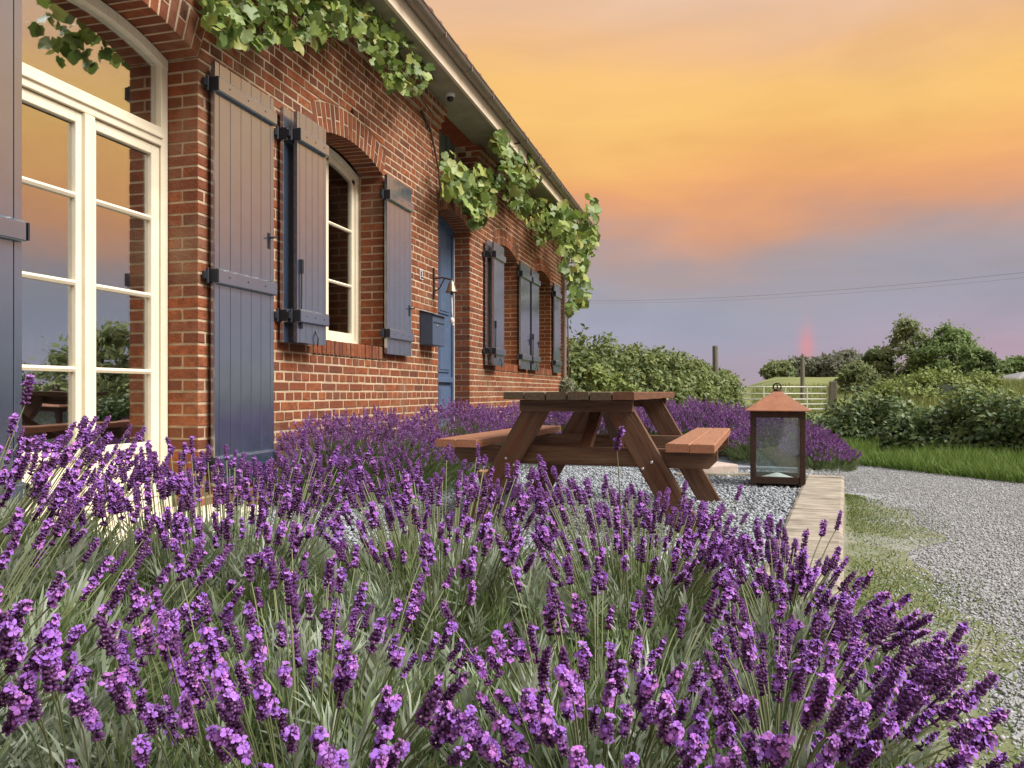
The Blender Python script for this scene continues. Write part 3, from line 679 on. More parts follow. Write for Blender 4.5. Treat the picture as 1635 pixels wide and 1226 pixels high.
def front_door(o):
    xf = X0-0.21; P = sub('front_door', cottage, (xf, o['yc'], o['zb'])); off = -Vector((xf, o['yc'], o['zb']))
    def put(m, name, mt, bevel=0.0):
        ob = m.build(name, mt, P, bevel=bevel); ob.location = off; return ob
    y0, y1 = o['y0']+0.004, o['y1']-0.004
    m = MB(); m.box(xf-0.06,xf+0.012,y0,y0+0.05,o['zb'],arc_z(o,y0)-0.01); m.box(xf-0.06,xf+0.012,y1-0.045,y1,o['zb'],arc_z(o,y1)-0.01)
    m2 = arch_strip(o, xf+0.012, xf-0.06, -0.06, -0.004, y0, y1); m.add(m2.v, m2.f); put(m, 'frame', M['doorblue'], 0.004)
    m = MB(); m.box(xf+0.013,xf+0.02,y1-0.012,y1,o['zb'],2.6); put(m, 'weather_strip', M['white'])
    m = MB(); poly = [(y0+0.05,o['zb']+0.02),(y1-0.045,o['zb']+0.02)]+[(y1-0.045-(y1-y0-0.095)*i/8, arc_z(o,y1-0.045-(y1-y0-0.095)*i/8)-0.055) for i in range(9)]
    m.prism(poly, 'x', xf-0.05, xf-0.012); put(m, 'leaf', M['doorblue'], 0.003)
    ya, yb = y0+0.14, y1-0.13; ym = (ya+yb)/2
    for a, b in ((ya, ym-0.03),(ym+0.03, yb)):
        for z0, z1 in ((0.30,0.82),(0.98,1.50),(1.66,2.45)):
            m = MB(); m.box(xf-0.012,xf+0.002,a,b,z0,z1); m.box(xf+0.002,xf+0.010,a+0.03,b-0.03,z0+0.03,z1-0.03); put(m, 'panel', M['doorblue'], 0.004)
    m = MB(); m.box(xf-0.012,xf+0.03,y0+0.06,y1-0.06,0.86,0.92); put(m, 'rail_moulding', M['doorblue'], 0.006)
    m = MB(); m.box(xf-0.01,xf+0.004,y0+0.075,y0+0.115,1.0,1.22); m.tube([(xf,y0+0.095,1.12),(xf+0.05,y0+0.095,1.12),(xf+0.05,y0+0.2,1.12)],0.009,6); put(m, 'handle', M['brass'])
front_door(OPS[2])
mb = MB(); mb.box(-3.1,-2.55,7.6,8.93,-0.05,0.095); mb.build('threshold', M['slab'], cottage, bevel=0.01).location = -CP
mb = MB(); mb.box(-3.19,-3.15,7.77,8.98,3.16,3.79); mb.box(-3.15,-3.11,7.77,7.90,3.16,3.79); mb.box(-3.15,-3.12,8.62,8.68,3.16,3.79)
mb.build('loft_hatch', mat('loft_hatch_paint', (0.13,0.15,0.13), 0.7, var=(0.09,0.10,0.09), vscale=8, objspace=False), cottage).location = -CP

# shutters
def shutter(Y0, Y1, z0, z1, xf, n, battens, hinge_low_y=True, latch=True, latch_side=1, stay=False):
    th = 0.030; P = sub('shutter', cottage, (xf-th, Y0, z0)); W = Y1-Y0; H = z1-z0; pw = W/n
    m = MB(); m.box(0.001, th-0.018, 0.004, W-0.004, 0.006, H-0.006); m.build('backing', M['blue'], P)
    widths = [pw*0.42]+[ (W-pw*0.84)/(n-1) ]*(n-1)+[pw*0.42] if n >= 5 else [pw]*n
    y = 0.0; cache = {}
    for w in widths:
        key = round(w, 4)
        if key not in cache:
            q = MB(); q.prism([(th-0.020,0.0026),(th-0.001,0.0026),(th,0.0036),(th,w-0.0036),(th-0.001,w-0.0026),(th-0.020,w-0.0026)], 'z', 0, H); cache[key] = q.mesh('plank', M['blue'])
        link('plank', cache[key], P, (0, y, random.uniform(-0.0015,0.0015))); y += w
    for zb in battens:
        zl = zb-z0; m = MB(); m.prism([(th,zl-0.045),(th+0.024,zl-0.045),(th+0.028,zl-0.038),(th+0.028,zl+0.034),(th+0.014,zl+0.046),(th,zl+0.046)], 'y', 0.004, W-0.008)
        b = m.build('batten', M['blue'], P, bevel=0.002)
        for f in (0.12, 0.42, 0.72):
            q = MB(); q.lathe([(0.001,0.0035),(0.005,0.002),(0.006,0)], n=8); q.build('screw', M['iron'], b, loc=(th+0.028, W*f+0.03, zl), rot=(0, R(90), 0))
        m = MB(); yh = 0.0 if hinge_low_y else W
        s = -1 if hinge_low_y else 1
        m.box(th-0.03, th+0.030, yh, yh+s*0.008, zl-0.038, zl+0.038); m.tube([(-0.006,yh+s*0.016,zl-0.045),(-0.006,yh+s*0.016,zl+0.045)],0.010,8); m.box(-0.02,0.0,yh+s*0.016,yh+s*0.05,zl-0.022,zl+0.022)
        m.build('hinge', M['iron'], P, bevel=0.002)
    if latch:
        yl = W*0.90 if latch_side > 0 else W*0.12; zl = 0.62*H if H > 2 else 0.27*H
        m = MB(); m.box(th, th+0.006, yl-0.012, yl+0.012, zl-0.05, zl+0.05); m.tube([(th,yl,zl+0.02),(th+0.03,yl,zl+0.02),(th+0.034,yl+0.045,zl+0.03)],0.007,6); m.build('latch', M['iron'], P)
    if stay:
        m = MB(); m.tube([(th+0.008,W*0.1,0.1*H),(th+0.012,W*0.1,0.34*H)],0.006,6); m.box(th,th+0.02,W*0.1-0.012,W*0.1+0.012,0.3*H,0.36*H); m.box(th,th+0.016,W*0.1-0.01,W*0.1+0.01,0.06*H,0.1*H+0.01); m.build('espagnolette', M['iron'], P)
        m = MB(); m.tube([(th,W*0.62,0.06*H),(th+0.02,W*0.62,0.03*H),(th+0.015,W*0.62,-0.01*H)],0.006,6); m.build('hook', M['iron'], P)
    return P
shutter(2.00, 2.605, 0.20, 2.68, X0+0.055, 6, (0.33,1.43,2.55), hinge_low_y=False, latch=False)
shutter(3.88, 4.50, 0.20, 2.68, X0+0.060, 6, (0.33,1.43,2.55), stay=False)
TB, BB = 2.50, 1.27
def pair_left(y1, w=0.40):
    shutter(y1-w-0.03, y1-0.03, 1.09, 2.68, X0+0.055, 4, (TB,BB), latch=False)
    shutter(y1-w+0.01, y1+0.01, 1.09, 2.66, X0+0.135, 5, (TB,BB), latch=False, stay=True)
pair_left(5.05); pair_left(9.84, 0.48)
shutter(6.29, 6.85, 1.09, 2.68, X0+0.06, 5, (TB,BB)); shutter(11.02, 11.60, 1.09, 2.68, X0+0.06, 5, (TB,BB)); shutter(13.42, 13.98, 1.09, 2.68, X0+0.06, 5, (TB,BB))
shutter(11.66, 12.16, 1.09, 2.66, X0+0.075, 5, (TB,BB), hinge_low_y=False, stay=True)

# ------------------------------------------------------------------ kerb of concrete lengths
kerb = tag(empty('concrete_kerb', kp(0,0)), 'pale weathered concrete kerb edging the slate gravel terrace', 'kerb')
t = 0.0; first = True
for ln in (0.16, 1.9, 1.95, 1.9, 1.9, 1.9):
    m = MB(); w0 = -0.30; n = 8
    P = []
    for i in range(n+1):
        tt = -ln*i/n*1.0
        P.append(tt)
    V = []; F = []
    for tt in P:
        j = lambda s=0.004: random.uniform(-s, s)
        for w, z in ((w0+j(),-0.16),(w0+j(),0.026+j()),(w0+0.02,0.036+j(0.002)),(-0.02,0.036+j(0.002)),(j(),0.026+j()),(j(),-0.16)):
            q = KD*tt+KN*w; V.append((q.x, q.y, z))
    for i in range(n):
        for k in range(5): F.append((i*6+k, i*6+k+1, (i+1)*6+k+1, (i+1)*6+k))
    F += [(0,1,2,3,4,5), tuple(n*6+k for k in (5,4,3,2,1,0))]
    link('kerb_block', new_mesh('kerb_block', V, F, [M['kerb']]), kerb, KD*t + Vector((0,0,random.uniform(-0.003,0.003)))); t -= ln+0.012
# stone step and edging beyond the terrace
m = MB(); a = at(1114,757,7.0); b = at(1180,757,7.0)
def slab_between(name, p, q, depth, z0, z1, m_, bevel=0.01, jit=0.0):
    p = Vector((p.x,p.y,0)); q = Vector((q.x,q.y,0)); L_ = (q-p).length; d = (q-p)/L_; nn = Vector((-d.y, d.x, 0))
    mm = MB(); mm.box(0, L_, 0, depth, z0, z1); o = mm.build(name, m_, None, bevel=bevel); o.location = p; o.rotation_euler = (0,0,math.atan2(d.y,d.x)); return o
tag(slab_between('stone_block', at(1114,757,6.95), at(1180,757,7.1), 0.42, -0.02, 0.085, M['stone'], 0.018), 'pinkish stone block lying behind the right bench of the picnic table', 'stone')
tag(slab_between('edging_strip', at(1080,762,6.8), at(1205,762,6.8), 0.09, -0.05, 0.030, M['kerb'], 0.006), kind='structure')

# ------------------------------------------------------------------ picnic table
def picnic_table():
    ang = R(15.1-18.2)                         # long axis, a little to the right of the house wall
    zr = 3.85; xr = 0.1596*zr; a = R(18.2)
    ax = cw(math.sin(a), math.cos(a)); rt = cw(math.cos(a), -math.sin(a))     # along, to the right
    near = cw(xr, zr) - rt*0.35
    T = tag(empty('picnic_table', near, math.atan2(-ax.x, ax.y)), 'brown wooden picnic table with attached benches on the slate gravel', 'picnic table')
    L_ = 1.80; ht = 0.752
    # local: x right, y along, z up
    n = 6; pw = 0.70/n
    for i in range(n):
        m = MB(); g = 0.004; x0 = -0.35+i*pw+g; x1 = x0+pw-2*g; dz = random.uniform(-0.002,0.003)
        V = []
        segs = 10
        for k in range(segs+1):
            y = L_*k/segs + (random.uniform(-0.006,0.008) if k in (0,segs) else 0)
            for x, z in ((x0,ht-0.040),(x1,ht-0.040),(x1,ht-0.004),(x1-0.006,ht),(x0+0.006,ht),(x0,ht-0.004)): V.append((x, y, z+dz+random.uniform(-0.0012,0.0012)))
        F = [(k*6+j,k*6+(j+1) % 6,(k+1)*6+(j+1) % 6,(k+1)*6+j) for k in range(segs) for j in range(6)] + [(5,4,3,2,1,0), tuple(segs*6+j for j in range(6))]
        m.add(V, F); m.build('top_plank', M['oldwood'] if i < 5 else M['wood'], T)
    st = 0.497
    for s in (-1, 1):
        for i in range(2):
            x0 = s*0.50 + (0 if s > 0 else -0.235) + i*0.1185; m = MB(); V = []; segs = 8
            for k in range(segs+1):
                y = L_*k/segs + (random.uniform(-0.006,0.006) if k in (0,segs) else 0)
                for x, z in ((x0,st-0.042),(x0+0.1165,st-0.042),(x0+0.1165,st-0.005),(x0+0.1105,st),(x0+0.006,st),(x0,st-0.005)): V.append((x,y,z+random.uniform(-0.0012,0.0012)))
            F = [(k*6+j,k*6+(j+1) % 6,(k+1)*6+(j+1) % 6,(k+1)*6+j) for k in range(segs) for j in range(6)] + [(5,4,3,2,1,0), tuple(segs*6+j for j in range(6))]
            m.add(V, F); m.build('seat_plank', M['woodseat'], T)
    for ye, sgn in ((0.24, 1), (L_-0.24, -1)):
        for s in (-1, 1):
            m = MB(); top = Vector((s*0.20, ye, ht-0.042)); foot = Vector((s*0.615, ye, 0.0))
            d = (foot-top).normalized(); w = 0.135
            hx = w/2/abs(d.z)
            m.prism([(foot.x-hx,0.0),(foot.x+hx,0.0),(top.x+hx,top.z),(top.x-hx,top.z)] , 'y', ye-0.022, ye+0.022)
            q3 = (foot-top).to_track_quat('Z', 'Y'); inv = q3.inverted(); m.v = [tuple(inv @ (Vector(v)-top)) for v in m.v]
            lg = m.build('leg', M['woodleg'], T, top, bevel=0.004); lg.rotation_mode = 'QUATERNION'; lg.rotation_quaternion = q3
            for dx, dz in ((0.012,0.0),(-0.035,-0.035)):
                q = MB(); q.lathe([(0.009,0),(0.009,0.004),(0.004,0.008)], n=8); p_ = top+(foot-top)*0.46
                q.build('bolt', M['bolt'], T, loc=(p_.x+dx*s, ye-0.022 if sgn > 0 else ye+0.022, p_.z+dz), rot=(R(90)*sgn, 0, 0), smooth=True)
        yb = ye+sgn*0.045
        m = MB(); m.prism([(-0.735,st-0.044),(-0.735,st-0.10),(-0.69,st-0.145),(0.69,st-0.145),(0.735,st-0.10),(0.735,st-0.044)], 'y', yb-0.022, yb+0.022); m.build('bench_support', M['woodcross'], T, bevel=0.004)
        ya = ye-sgn*0.046
        m = MB(); m.box(-0.31,0.31,ya-0.022,ya+0.022,ht-0.105,ht-0.042); m.build('top_batten', M['woodcross'], T, bevel=0.004)
        m = MB(); m.beam((0, yb+sgn*0.03, st-0.13), (0, L_/2-sgn*0.06, ht-0.06), 0.07, 0.045); m.build('brace', M['wood'], T, bevel=0.004)
picnic_table()

# ------------------------------------------------------------------ lantern
def lantern():
    p = at(1241,775,6.22); p.z = 0.0
    T = tag(empty('garden_lantern', p, R(-3)), 'large rusty metal lantern with glass sides at the end of the kerb', 'lantern')
    w = 0.205; hb = 0.60
    for sx in (-1,1):
        for sy in (-1,1):
            m = MB(); m.box(sx*w, sx*(w-0.042), sy*w, sy*(w-0.042), 0.0, hb); m.build('corner_post', M['rustiron'], T, bevel=0.003)
    for nm, z0, z1 in (('base_frame',0.03,0.085),('top_frame',hb-0.05,hb-0.002)):
        m = MB()
        for s in (-1,1):
            m.box(s*(w-0.004), s*(w-0.03), -w+0.042, w-0.042, z0, z1); m.box(-w+0.042, w-0.042, s*(w-0.004), s*(w-0.03), z0, z1)
        m.build(nm, M['rustiron'], T, bevel=0.003)
    m = MB(); m.box(-w+0.02,w-0.02,-w+0.02,w-0.02,0.032,0.045); m.build('floor_plate', M['rustiron'], T)
    for s in (-1,1):
        m = MB(); m.box(s*(w-0.017), s*(w-0.020), -w+0.042, w-0.042, 0.085, hb-0.05); m.build('pane', M['lglass'], T)
        m = MB(); m.box(-w+0.042, w-0.042, s*(w-0.017), s*(w-0.020), 0.085, hb-0.05); m.build('pane', M['lglass'], T)
    e = 0.245; z0 = hb; z1 = hb+0.155
    m = MB(); c = 0.03
    V = [(-e,-e,z0),(e,-e,z0),(e,e,z0),(-e,e,z0),(-e,-e,z0+0.008),(e,-e,z0+0.008),(e,e,z0+0.008),(-e,e,z0+0.008),(-c,-c,z1),(c,-c,z1),(c,c,z1),(-c,c,z1)]
    F = [(3,2,1,0)]+[(i,(i+1) % 4,4+(i+1) % 4,4+i) for i in range(4)]+[(4+i,4+(i+1) % 4,8+(i+1) % 4,8+i) for i in range(4)]+[(8,9,10,11)]
    m.add(V, F); r_ = m.build('lantern_roof', M['rust'], T, bevel=0.004)
    m = MB(); m.lathe([(0.032,0),(0.028,0.015),(0.012,0.022)], (0,0,z1), 12)
    m.tube([(0.030*math.cos(t), 0.0, z1+0.038+0.028*math.sin(t)) for t in np.linspace(0, 2*math.pi, 17)], 0.006, 6); m.tube([(0.0,0.026*math.cos(t), z1+0.04+0.028*math.sin(t)) for t in np.linspace(0, 2*math.pi, 13)], 0.005, 6)
    m.build('ring', M['rustiron'], T, smooth=True)
    m = MB(); m.lathe([(0.145,0.045),(0.14,0.06),(0.10,0.072),(0.06,0.085),(0.03,0.095),(0.01,0.10)], (0,0,0), 18); m.build('candle_wax', M['wax'], T, smooth=True)
    return p
lantern()

# ------------------------------------------------------------------ things on the wall
def mailbox():
    T = tag(empty('mailbox', (X0+0.002, 7.37, 1.22)), 'slate blue metal mailbox fixed beside the front door', 'mailbox')
    w = 0.17; D = 0.14; h = 0.34
    m = MB(); m.prism([(0,0),(D,0),(D,h-0.035),(0,h)], 'y', -w, w); m.build('body', M['boxblue'], T, bevel=0.006)
    m = MB(); V = [(-0.0,-w-0.008,h+0.004),(D+0.018,-w-0.008,h-0.036),(D+0.018,w+0.008,h-0.036),(0,w+0.008,h+0.004)]
    m.prism([(0.0,h+0.002),(D+0.02,h-0.04),(D+0.02,h-0.03),(0.0,h+0.014)], 'y', -w-0.008, w+0.008); m.build('lid', M['boxblue'], T, bevel=0.003)
    m = MB(); m.box(D+0.001,D+0.004,-w*0.9,w*0.9,h-0.115,h-0.107); m.build('flap_seam', M['iron'], T)
    m = MB(); m.lathe([(0.010,0),(0.010,0.005),(0.006,0.007)], n=10); m.build('lock', M['bolt'], T, loc=(D,-0.05,0.2), rot=(0,R(90),0))
mailbox()
def bell():
    T = tag(empty('door_bell', (X0+0.003, 7.58, 1.72)), 'small brass bell with white pull rope on an iron bracket by the door', 'bell')
    m = MB(); m.box(0,0.012,-0.018,0.018,0.0,0.33); m.tube([(0.006,0,0.22),(0.10,0,0.225),(0.20,0,0.20)],0.009,6); m.tube([(0.006,0,0.08),(0.07,0,0.12),(0.12,0,0.215)],0.007,6); m.build('bracket', M['rustiron'], T)
    m = MB(); m.lathe([(0.010,0.20),(0.014,0.185),(0.028,0.175),(0.036,0.15),(0.045,0.11),(0.062,0.075),(0.066,0.066),(0.060,0.068),(0.04,0.11),(0.01,0.17)], (0.20,0,0.0), 18); m.build('bell_cup', M['brass'], T, smooth=True)
    m = MB(); m.tube([(0.20,0,0.12),(0.20,0,0.045)],0.006,6); m.lathe([(0.004,0.035),(0.015,0.048),(0.014,0.06),(0.004,0.07)],(0.20,0,0.0),10); m.build('clapper', M['iron'], T, smooth=True)
    m = MB(); m.tube([(0.20,0,0.05),(0.203,0.002,-0.05),(0.205,0.003,-0.14),(0.207,0.0,-0.20)],0.0085,8); m.lathe([(0.004,-0.27),(0.018,-0.258),(0.026,-0.235),(0.022,-0.21),(0.010,-0.195)],(0.207,0,0),10); m.lathe([(0.006,-0.285),(0.014,-0.275),(0.012,-0.262)],(0.215,0.004,0),8); m.build('pull_rope', M['rope'], T, smooth=True)
bell()
def plaque():
    T = tag(empty('number_plaque', (X0+0.003, 7.235, 1.93)), 'small enamel house number plaque on the brick wall', 'plaque')
    m = MB(); m.box(0,0.006,-0.042,0.042,-0.05,0.05); m.build('plate', M['white'], T, bevel=0.002)
    m = MB(); m.box(0.006,0.008,-0.034,0.034,-0.042,0.042); m.build('field', M['black'], T)
    cu = bpy.data.curves.new('numeral', 'FONT'); cu.body = '3'; cu.size = 0.085; cu.extrude = 0.0008; cu.align_x = 'CENTER'; cu.align_y = 'CENTER'
    tmp = bpy.data.objects.new('numeral_text', cu); C.objects.link(tmp); dg = bpy.context.evaluated_depsgraph_get(); me = bpy.data.meshes.new_from_object(tmp.evaluated_get(dg)); bpy.data.objects.remove(tmp); me.materials.clear(); me.materials.append(M['white']); link('numeral', me, T, (0.0092,0,0), (R(90),0,R(90)))
plaque()
def security_camera():
    p = on_x(719,140,-2.66); p.z = ZTOP
    T = tag(empty('security_camera', p), 'small white dome camera under the eaves', 'camera')
    m = MB(); m.lathe([(0.045,-0.03),(0.05,-0.01),(0.05,0.004)], n=14); m.build('mount', M['plastic'], T, smooth=False)
    m = MB(); m.lathe([(0.004,-0.075),(0.026,-0.065),(0.036,-0.045),(0.036,-0.03)], n=14); m.build('lens_dome', M['black'], T, smooth=True)
security_camera()
def pot():
    p = at(778,750,5.9); p.z = 0
    T = tag(empty('flower_pot', p), 'small pale terracotta pot standing behind the left table leg', 'pot')
    m = MB(); m.lathe([(0.05,0.0),(0.075,0.12),(0.085,0.12),(0.085,0.15),(0.072,0.15),(0.066,0.11),(0.01,0.10)], n=16); m.build('pot_body', M['terracotta'], T, smooth=False)
pot()

# ------------------------------------------------------------------ leaves
LEAFV = np.array([(0,0.06,0),(0.22,-0.10,0.03),(0.50,0.08,-0.03),(0.50,0.32,0.0),(0.58,0.55,-0.05),(0.36,0.68,0.01),(0.22,0.88,-0.03),(0,1.04,-0.10),(-0.22,0.88,-0.03),(-0.36,0.68,0.01),(-0.58,0.55,-0.05),(-0.50,0.32,0.0),(-0.50,0.08,-0.03),(-0.22,-0.10,0.03),(0,0.42,-0.07)], float)
LEAFF = [(14,i,i+1) for i in range(0,13)] + [(14,13,0)]
def vine_leaf_mesh():
    V = LEAFV.copy(); V[:,2] += rng.normal(0,0.035,len(V)) - 0.25*(np.abs(V[:,0])**2)*rng.uniform(-0.6,1.2) - 0.18*V[:,1]**2*rng.uniform(0,1.4)
    return new_mesh('leaf', V, LEAFF, [M['vine']], True)
VLM = [vine_leaf_mesh() for _ in range(10)]
def in_poly(x, y, poly):
    c = False; j = len(poly)-1
    for i in range(len(poly)):
        if (poly[i][1] > y) != (poly[j][1] > y) and x < (poly[j][0]-poly[i][0])*(y-poly[i][1])/(poly[j][1]-poly[i][1])+poly[i][0]: c = not c
        j = i
    return c
def leaf_rot(out=Vector((0.8,-0.35,0.45)), spread=0.75, droop=0.9):
    nrm = (out.normalized()+Vector((random.gauss(0,spread),random.gauss(0,spread),random.gauss(0,spread)))).normalized()
    tip = Vector((random.gauss(0,0.6),random.gauss(0,0.6),-droop)); tip = (tip-nrm*tip.dot(nrm)).normalized(); side = tip.cross(nrm)
    return Matrix((side, tip, nrm)).transposed().to_quaternion()
def vine(label, polys, stems, size, nobj):
    T = tag(empty('grapevine', stems[0][0]), label, 'vine', 'grapevines along the eaves'); base = Vector(stems[0][0])
    m = MB()
    for pts in stems:
        k = len(pts); m.tube([Vector(p)-base for p in pts], [0.016*(1-0.65*i/(k-1)) for i in range(k)], 6)
    m.build('stem', M['vinestem'], T)
    place = []
    for poly, X_lo, X_hi, cnt in polys:
        xs = [p[0] for p in poly]; ys = [p[1] for p in poly]; g = 0
        while g < cnt:
            x, y = random.uniform(min(xs),max(xs)), random.uniform(min(ys),max(ys))
            if in_poly(x, y, poly):
                g += 1; X = random.uniform(X_lo, X_hi); place.append(on_x(x, y, X))
    random.shuffle(place)
    rest = []
    for i, p in enumerate(place):
        s = size*random.choice((0.45,0.65,0.8,0.95,1.1))*random.uniform(0.85,1.15)*(0.6+0.4*min(1,p.y/9)); q = leaf_rot()
        if i < nobj:
            o = link('leaf', random.choice(VLM), T, p-base); o.rotation_mode = 'QUATERNION'; o.rotation_quaternion = q; o.scale = (s,s,s)
        else: rest.append((p-base, q.to_matrix()*s))
    if rest:
        V, F = bake(LEAFV, np.array(LEAFF), np.array([tuple(r_[0]) for r_ in rest]), np.array([np.array(r_[1]) for r_ in rest]))
        tag(link('leaves', new_mesh('leaves', V, F, [M['vine']], True), T), kind='stuff')
vine('grapevine hanging from the eaves above the tall windows nearest the viewer',
     [([(300,-60),(330,30),(355,62),(400,66),(440,60),(500,72),(535,68),(560,40),(600,40),(640,70),(560,-60)], -2.87, -2.58, 760),
      ([(560,30),(590,95),(625,140),(655,165),(690,128),(690,108),(655,75),(640,40),(600,0)], -2.76, -2.50, 260),
      ([(420,-50),(480,20),(520,60),(545,60),(560,10),(520,-50)], -2.66,-2.50, 70)],
     [[(-2.84,3.6,3.45),(-2.82,4.6,3.66),(-2.80,5.6,3.64),(-2.76,6.6,3.62),(-2.80,7.3,3.55)], [(-2.885,7.1,3.62),(-2.88,7.45,3.45),(-2.87,7.66,3.1),(-2.86,7.70,2.85)]], 0.098, 300)
vine('grapevine trailing over the front door and along the middle of the gutter',
     [([(706,235),(708,300),(735,318),(755,352),(775,350),(790,320),(800,285),(770,260),(745,275),(725,240)], -2.82, -2.56, 330),
      ([(785,212),(800,205),(835,240),(858,250),(862,285),(835,300),(810,280),(795,260)], -2.58, -2.42, 160),
      ([(800,275),(830,300),(860,320),(885,340),(888,372),(862,388),(838,350),(815,325)], -2.82, -2.55, 200),
      ([(860,300),(890,330),(905,345),(890,372),(870,345)], -2.55, -2.42, 40)],
     [[(-2.86,7.70,2.9),(-2.80,8.3,3.25),(-2.7,9.2,3.5),(-2.62,10.4,3.6),(-2.7,11.8,3.5),(-2.7,13.3,3.5)], [(-2.7,9.2,3.5),(-2.5,9.3,3.85),(-2.42,9.8,4.02)]], 0.125, 300)
vine('grapevine climbing the far corner of the cottage beside the downpipe',
     [([(890,335),(905,320),(925,345),(942,312),(955,330),(950,400),(936,440),(944,470),(925,485),(908,498),(903,440),(898,390),(886,370)], -2.64, -2.15, 420)],
     [[(-2.80,14.42,0.0),(-2.78,14.42,1.2),(-2.80,14.44,2.4),(-2.6,14.46,3.3),(-2.4,14.5,4.0)], [(-2.6,14.46,3.3),(-2.4,14.5,3.7),(-2.2,14.5,4.0)]], 0.155, 300)

SMALL = np.array([(0,0,0),(0.30,0.35,0.05),(0,1.0,-0.08),(-0.30,0.35,0.05)], float); SMALLF = np.array([(0,1,2),(0,2,3)])
def leaf_cloud(P, size, out=None, up=0.4, spread=0.8):
    n = len(P); d = rng.normal(0, spread, (n,3)); d[:,2] += up
    if out is not None: d += out
    Mx = frames(d)[:, :, [0,2,1]].copy()          # blade lies along a side axis, faces d loosely
    Mx = frames(d); Mx = np.stack([Mx[:,:,0], Mx[:,:,1], Mx[:,:,2]], 2)
    s = size*rng.uniform(0.6,1.4,n)
    return bake(SMALL, SMALLF, P, Mx*s[:,None,None])
def hedge(name, label, cat, path, m, nleaf, size, width, group=None, base_h=-0.13, lumps=0.18, core=True, blob=0.42, shoots=0.0):
    """path: (r, z, top height) in camera-side metres; foliage gathers in uneven clumps over a dark heart."""
    path = np.array(path, float); T = tag(empty(name, cw(path[0,0], path[0,1], base_h)), label, cat, group); b0 = np.array(T.location)
    seg = np.linalg.norm(np.diff(path[:,:2], axis=0), axis=1); cum = np.concatenate([[0], np.cumsum(seg)])
    nb = max(12, int(cum[-1]*width*2*7/blob)); t = rng.random(nb)*cum[-1]
    r = np.interp(t, cum, path[:,0]); z = np.interp(t, cum, path[:,1]); tp = np.interp(t, cum, path[:,2])
    wv = rng.uniform(-1,1,nb); br = blob*rng.uniform(0.35,1.0,nb)
    hh = (tp-base_h)*(1-np.abs(wv)**3)*rng.uniform(0.25,1.0,nb)**0.7*(1+lumps*rng.normal(0,0.5,nb)) - br*0.55
    c = np.stack([r*cs-(z+wv*width)*sn, r*sn+(z+wv*width)*cs, base_h+np.maximum(hh, br*0.3)], 1)
    w = br**2; idx = rng.choice(nb, nleaf, p=w/w.sum()); d = rng.normal(0,1,(nleaf,3)); d /= np.linalg.norm(d,axis=1,keepdims=True)
    P = c[idx] + d*(br[idx]*rng.random(nleaf)**0.28*rng.uniform(0.8,1.15,nleaf))[:,None]
    P[:,2] = np.maximum(P[:,2], base_h+0.02)
    V, F = leaf_cloud(P-b0, size, d*0.9+np.array([sn*0.4,-cs*0.4,0.35]))
    tag(link('foliage', new_mesh('foliage', V, F, [m]), T), kind='stuff')
    if shoots:
        ns = int(cum[-1]*shoots); i = rng.integers(0, nb, ns); q = c[i]+np.stack([rng.normal(0,0.2,ns),rng.normal(0,0.2,ns),br[i]*0.7],1); mm = MB()
        PP = []
        for p in q:
            e = Vector(p)+Vector((random.gauss(0,0.18),random.gauss(0,0.18),random.uniform(0.15,0.45)))
            mm.tube([Vector(p)-Vector(b0), (Vector(p)+e)/2+Vector((0,0,0.05))-Vector(b0), e-Vector(b0)], [0.008,0.006,0.003], 3)
            for k in range(7): PP.append(Vector(p).lerp(e, random.random()))
        mm.build('shoot_stems', M['bark'], T)
        V, F = leaf_cloud(np.array([tuple(p) for p in PP])-b0, size, None); tag(link('shoot_leaves', new_mesh('shoot_leaves', V, F, [m]), T), kind='stuff')
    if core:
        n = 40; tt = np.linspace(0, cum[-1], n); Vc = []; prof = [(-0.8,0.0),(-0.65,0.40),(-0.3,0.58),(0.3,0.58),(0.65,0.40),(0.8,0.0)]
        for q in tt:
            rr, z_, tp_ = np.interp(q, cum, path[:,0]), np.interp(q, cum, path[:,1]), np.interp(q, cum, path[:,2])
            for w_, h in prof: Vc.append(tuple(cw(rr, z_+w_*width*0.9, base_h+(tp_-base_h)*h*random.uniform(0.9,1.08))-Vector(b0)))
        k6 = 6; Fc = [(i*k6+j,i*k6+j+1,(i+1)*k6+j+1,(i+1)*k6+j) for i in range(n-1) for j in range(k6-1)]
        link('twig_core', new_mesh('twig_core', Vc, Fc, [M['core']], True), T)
    return T
def rz(px, z): return (px-817.5)/FPX*z
def top(py, z): return HC+(625-py)/FPX*z
hedge('bank_hedge', 'tall overgrown hedge on the bank beyond the end of the cottage', 'hedge',
      [(rz(850,17),17.5,top(528,17)),(rz(905,17),17,top(532,17)),(rz(985,18),18,top(538,18)),(rz(1060,19.5),19.5,top(558,19.5)),(rz(1110,22),22,top(575,22)),(rz(1150,24.5),24.5,top(588,24.5)),(rz(1172,26),26,top(605,26))], M['bank'], 58000, 0.115, 1.4, blob=0.36, shoots=1.5, lumps=0.08)
hedge('nettle_patch', 'bright green nettles in front of the bank hedge', 'nettles', [(rz(945,15),15,top(598,15)),(rz(985,15.2),15.2,top(590,15.2)),(rz(1020,15.4),15.4,top(612,15.4))], M['nettle'], 3500, 0.10, 0.35, core=False, blob=0.25)
hedge('silver_shrub', 'grey green shrub at the far corner of the cottage', 'shrub', [(rz(900,14.5),14.5,top(605,14.5)),(rz(915,14.5),14.5,top(590,14.5)),(rz(936,14.5),14.5,top(612,14.5))], M['silverleaf'], 3400, 0.055, 0.3, core=False, blob=0.22)
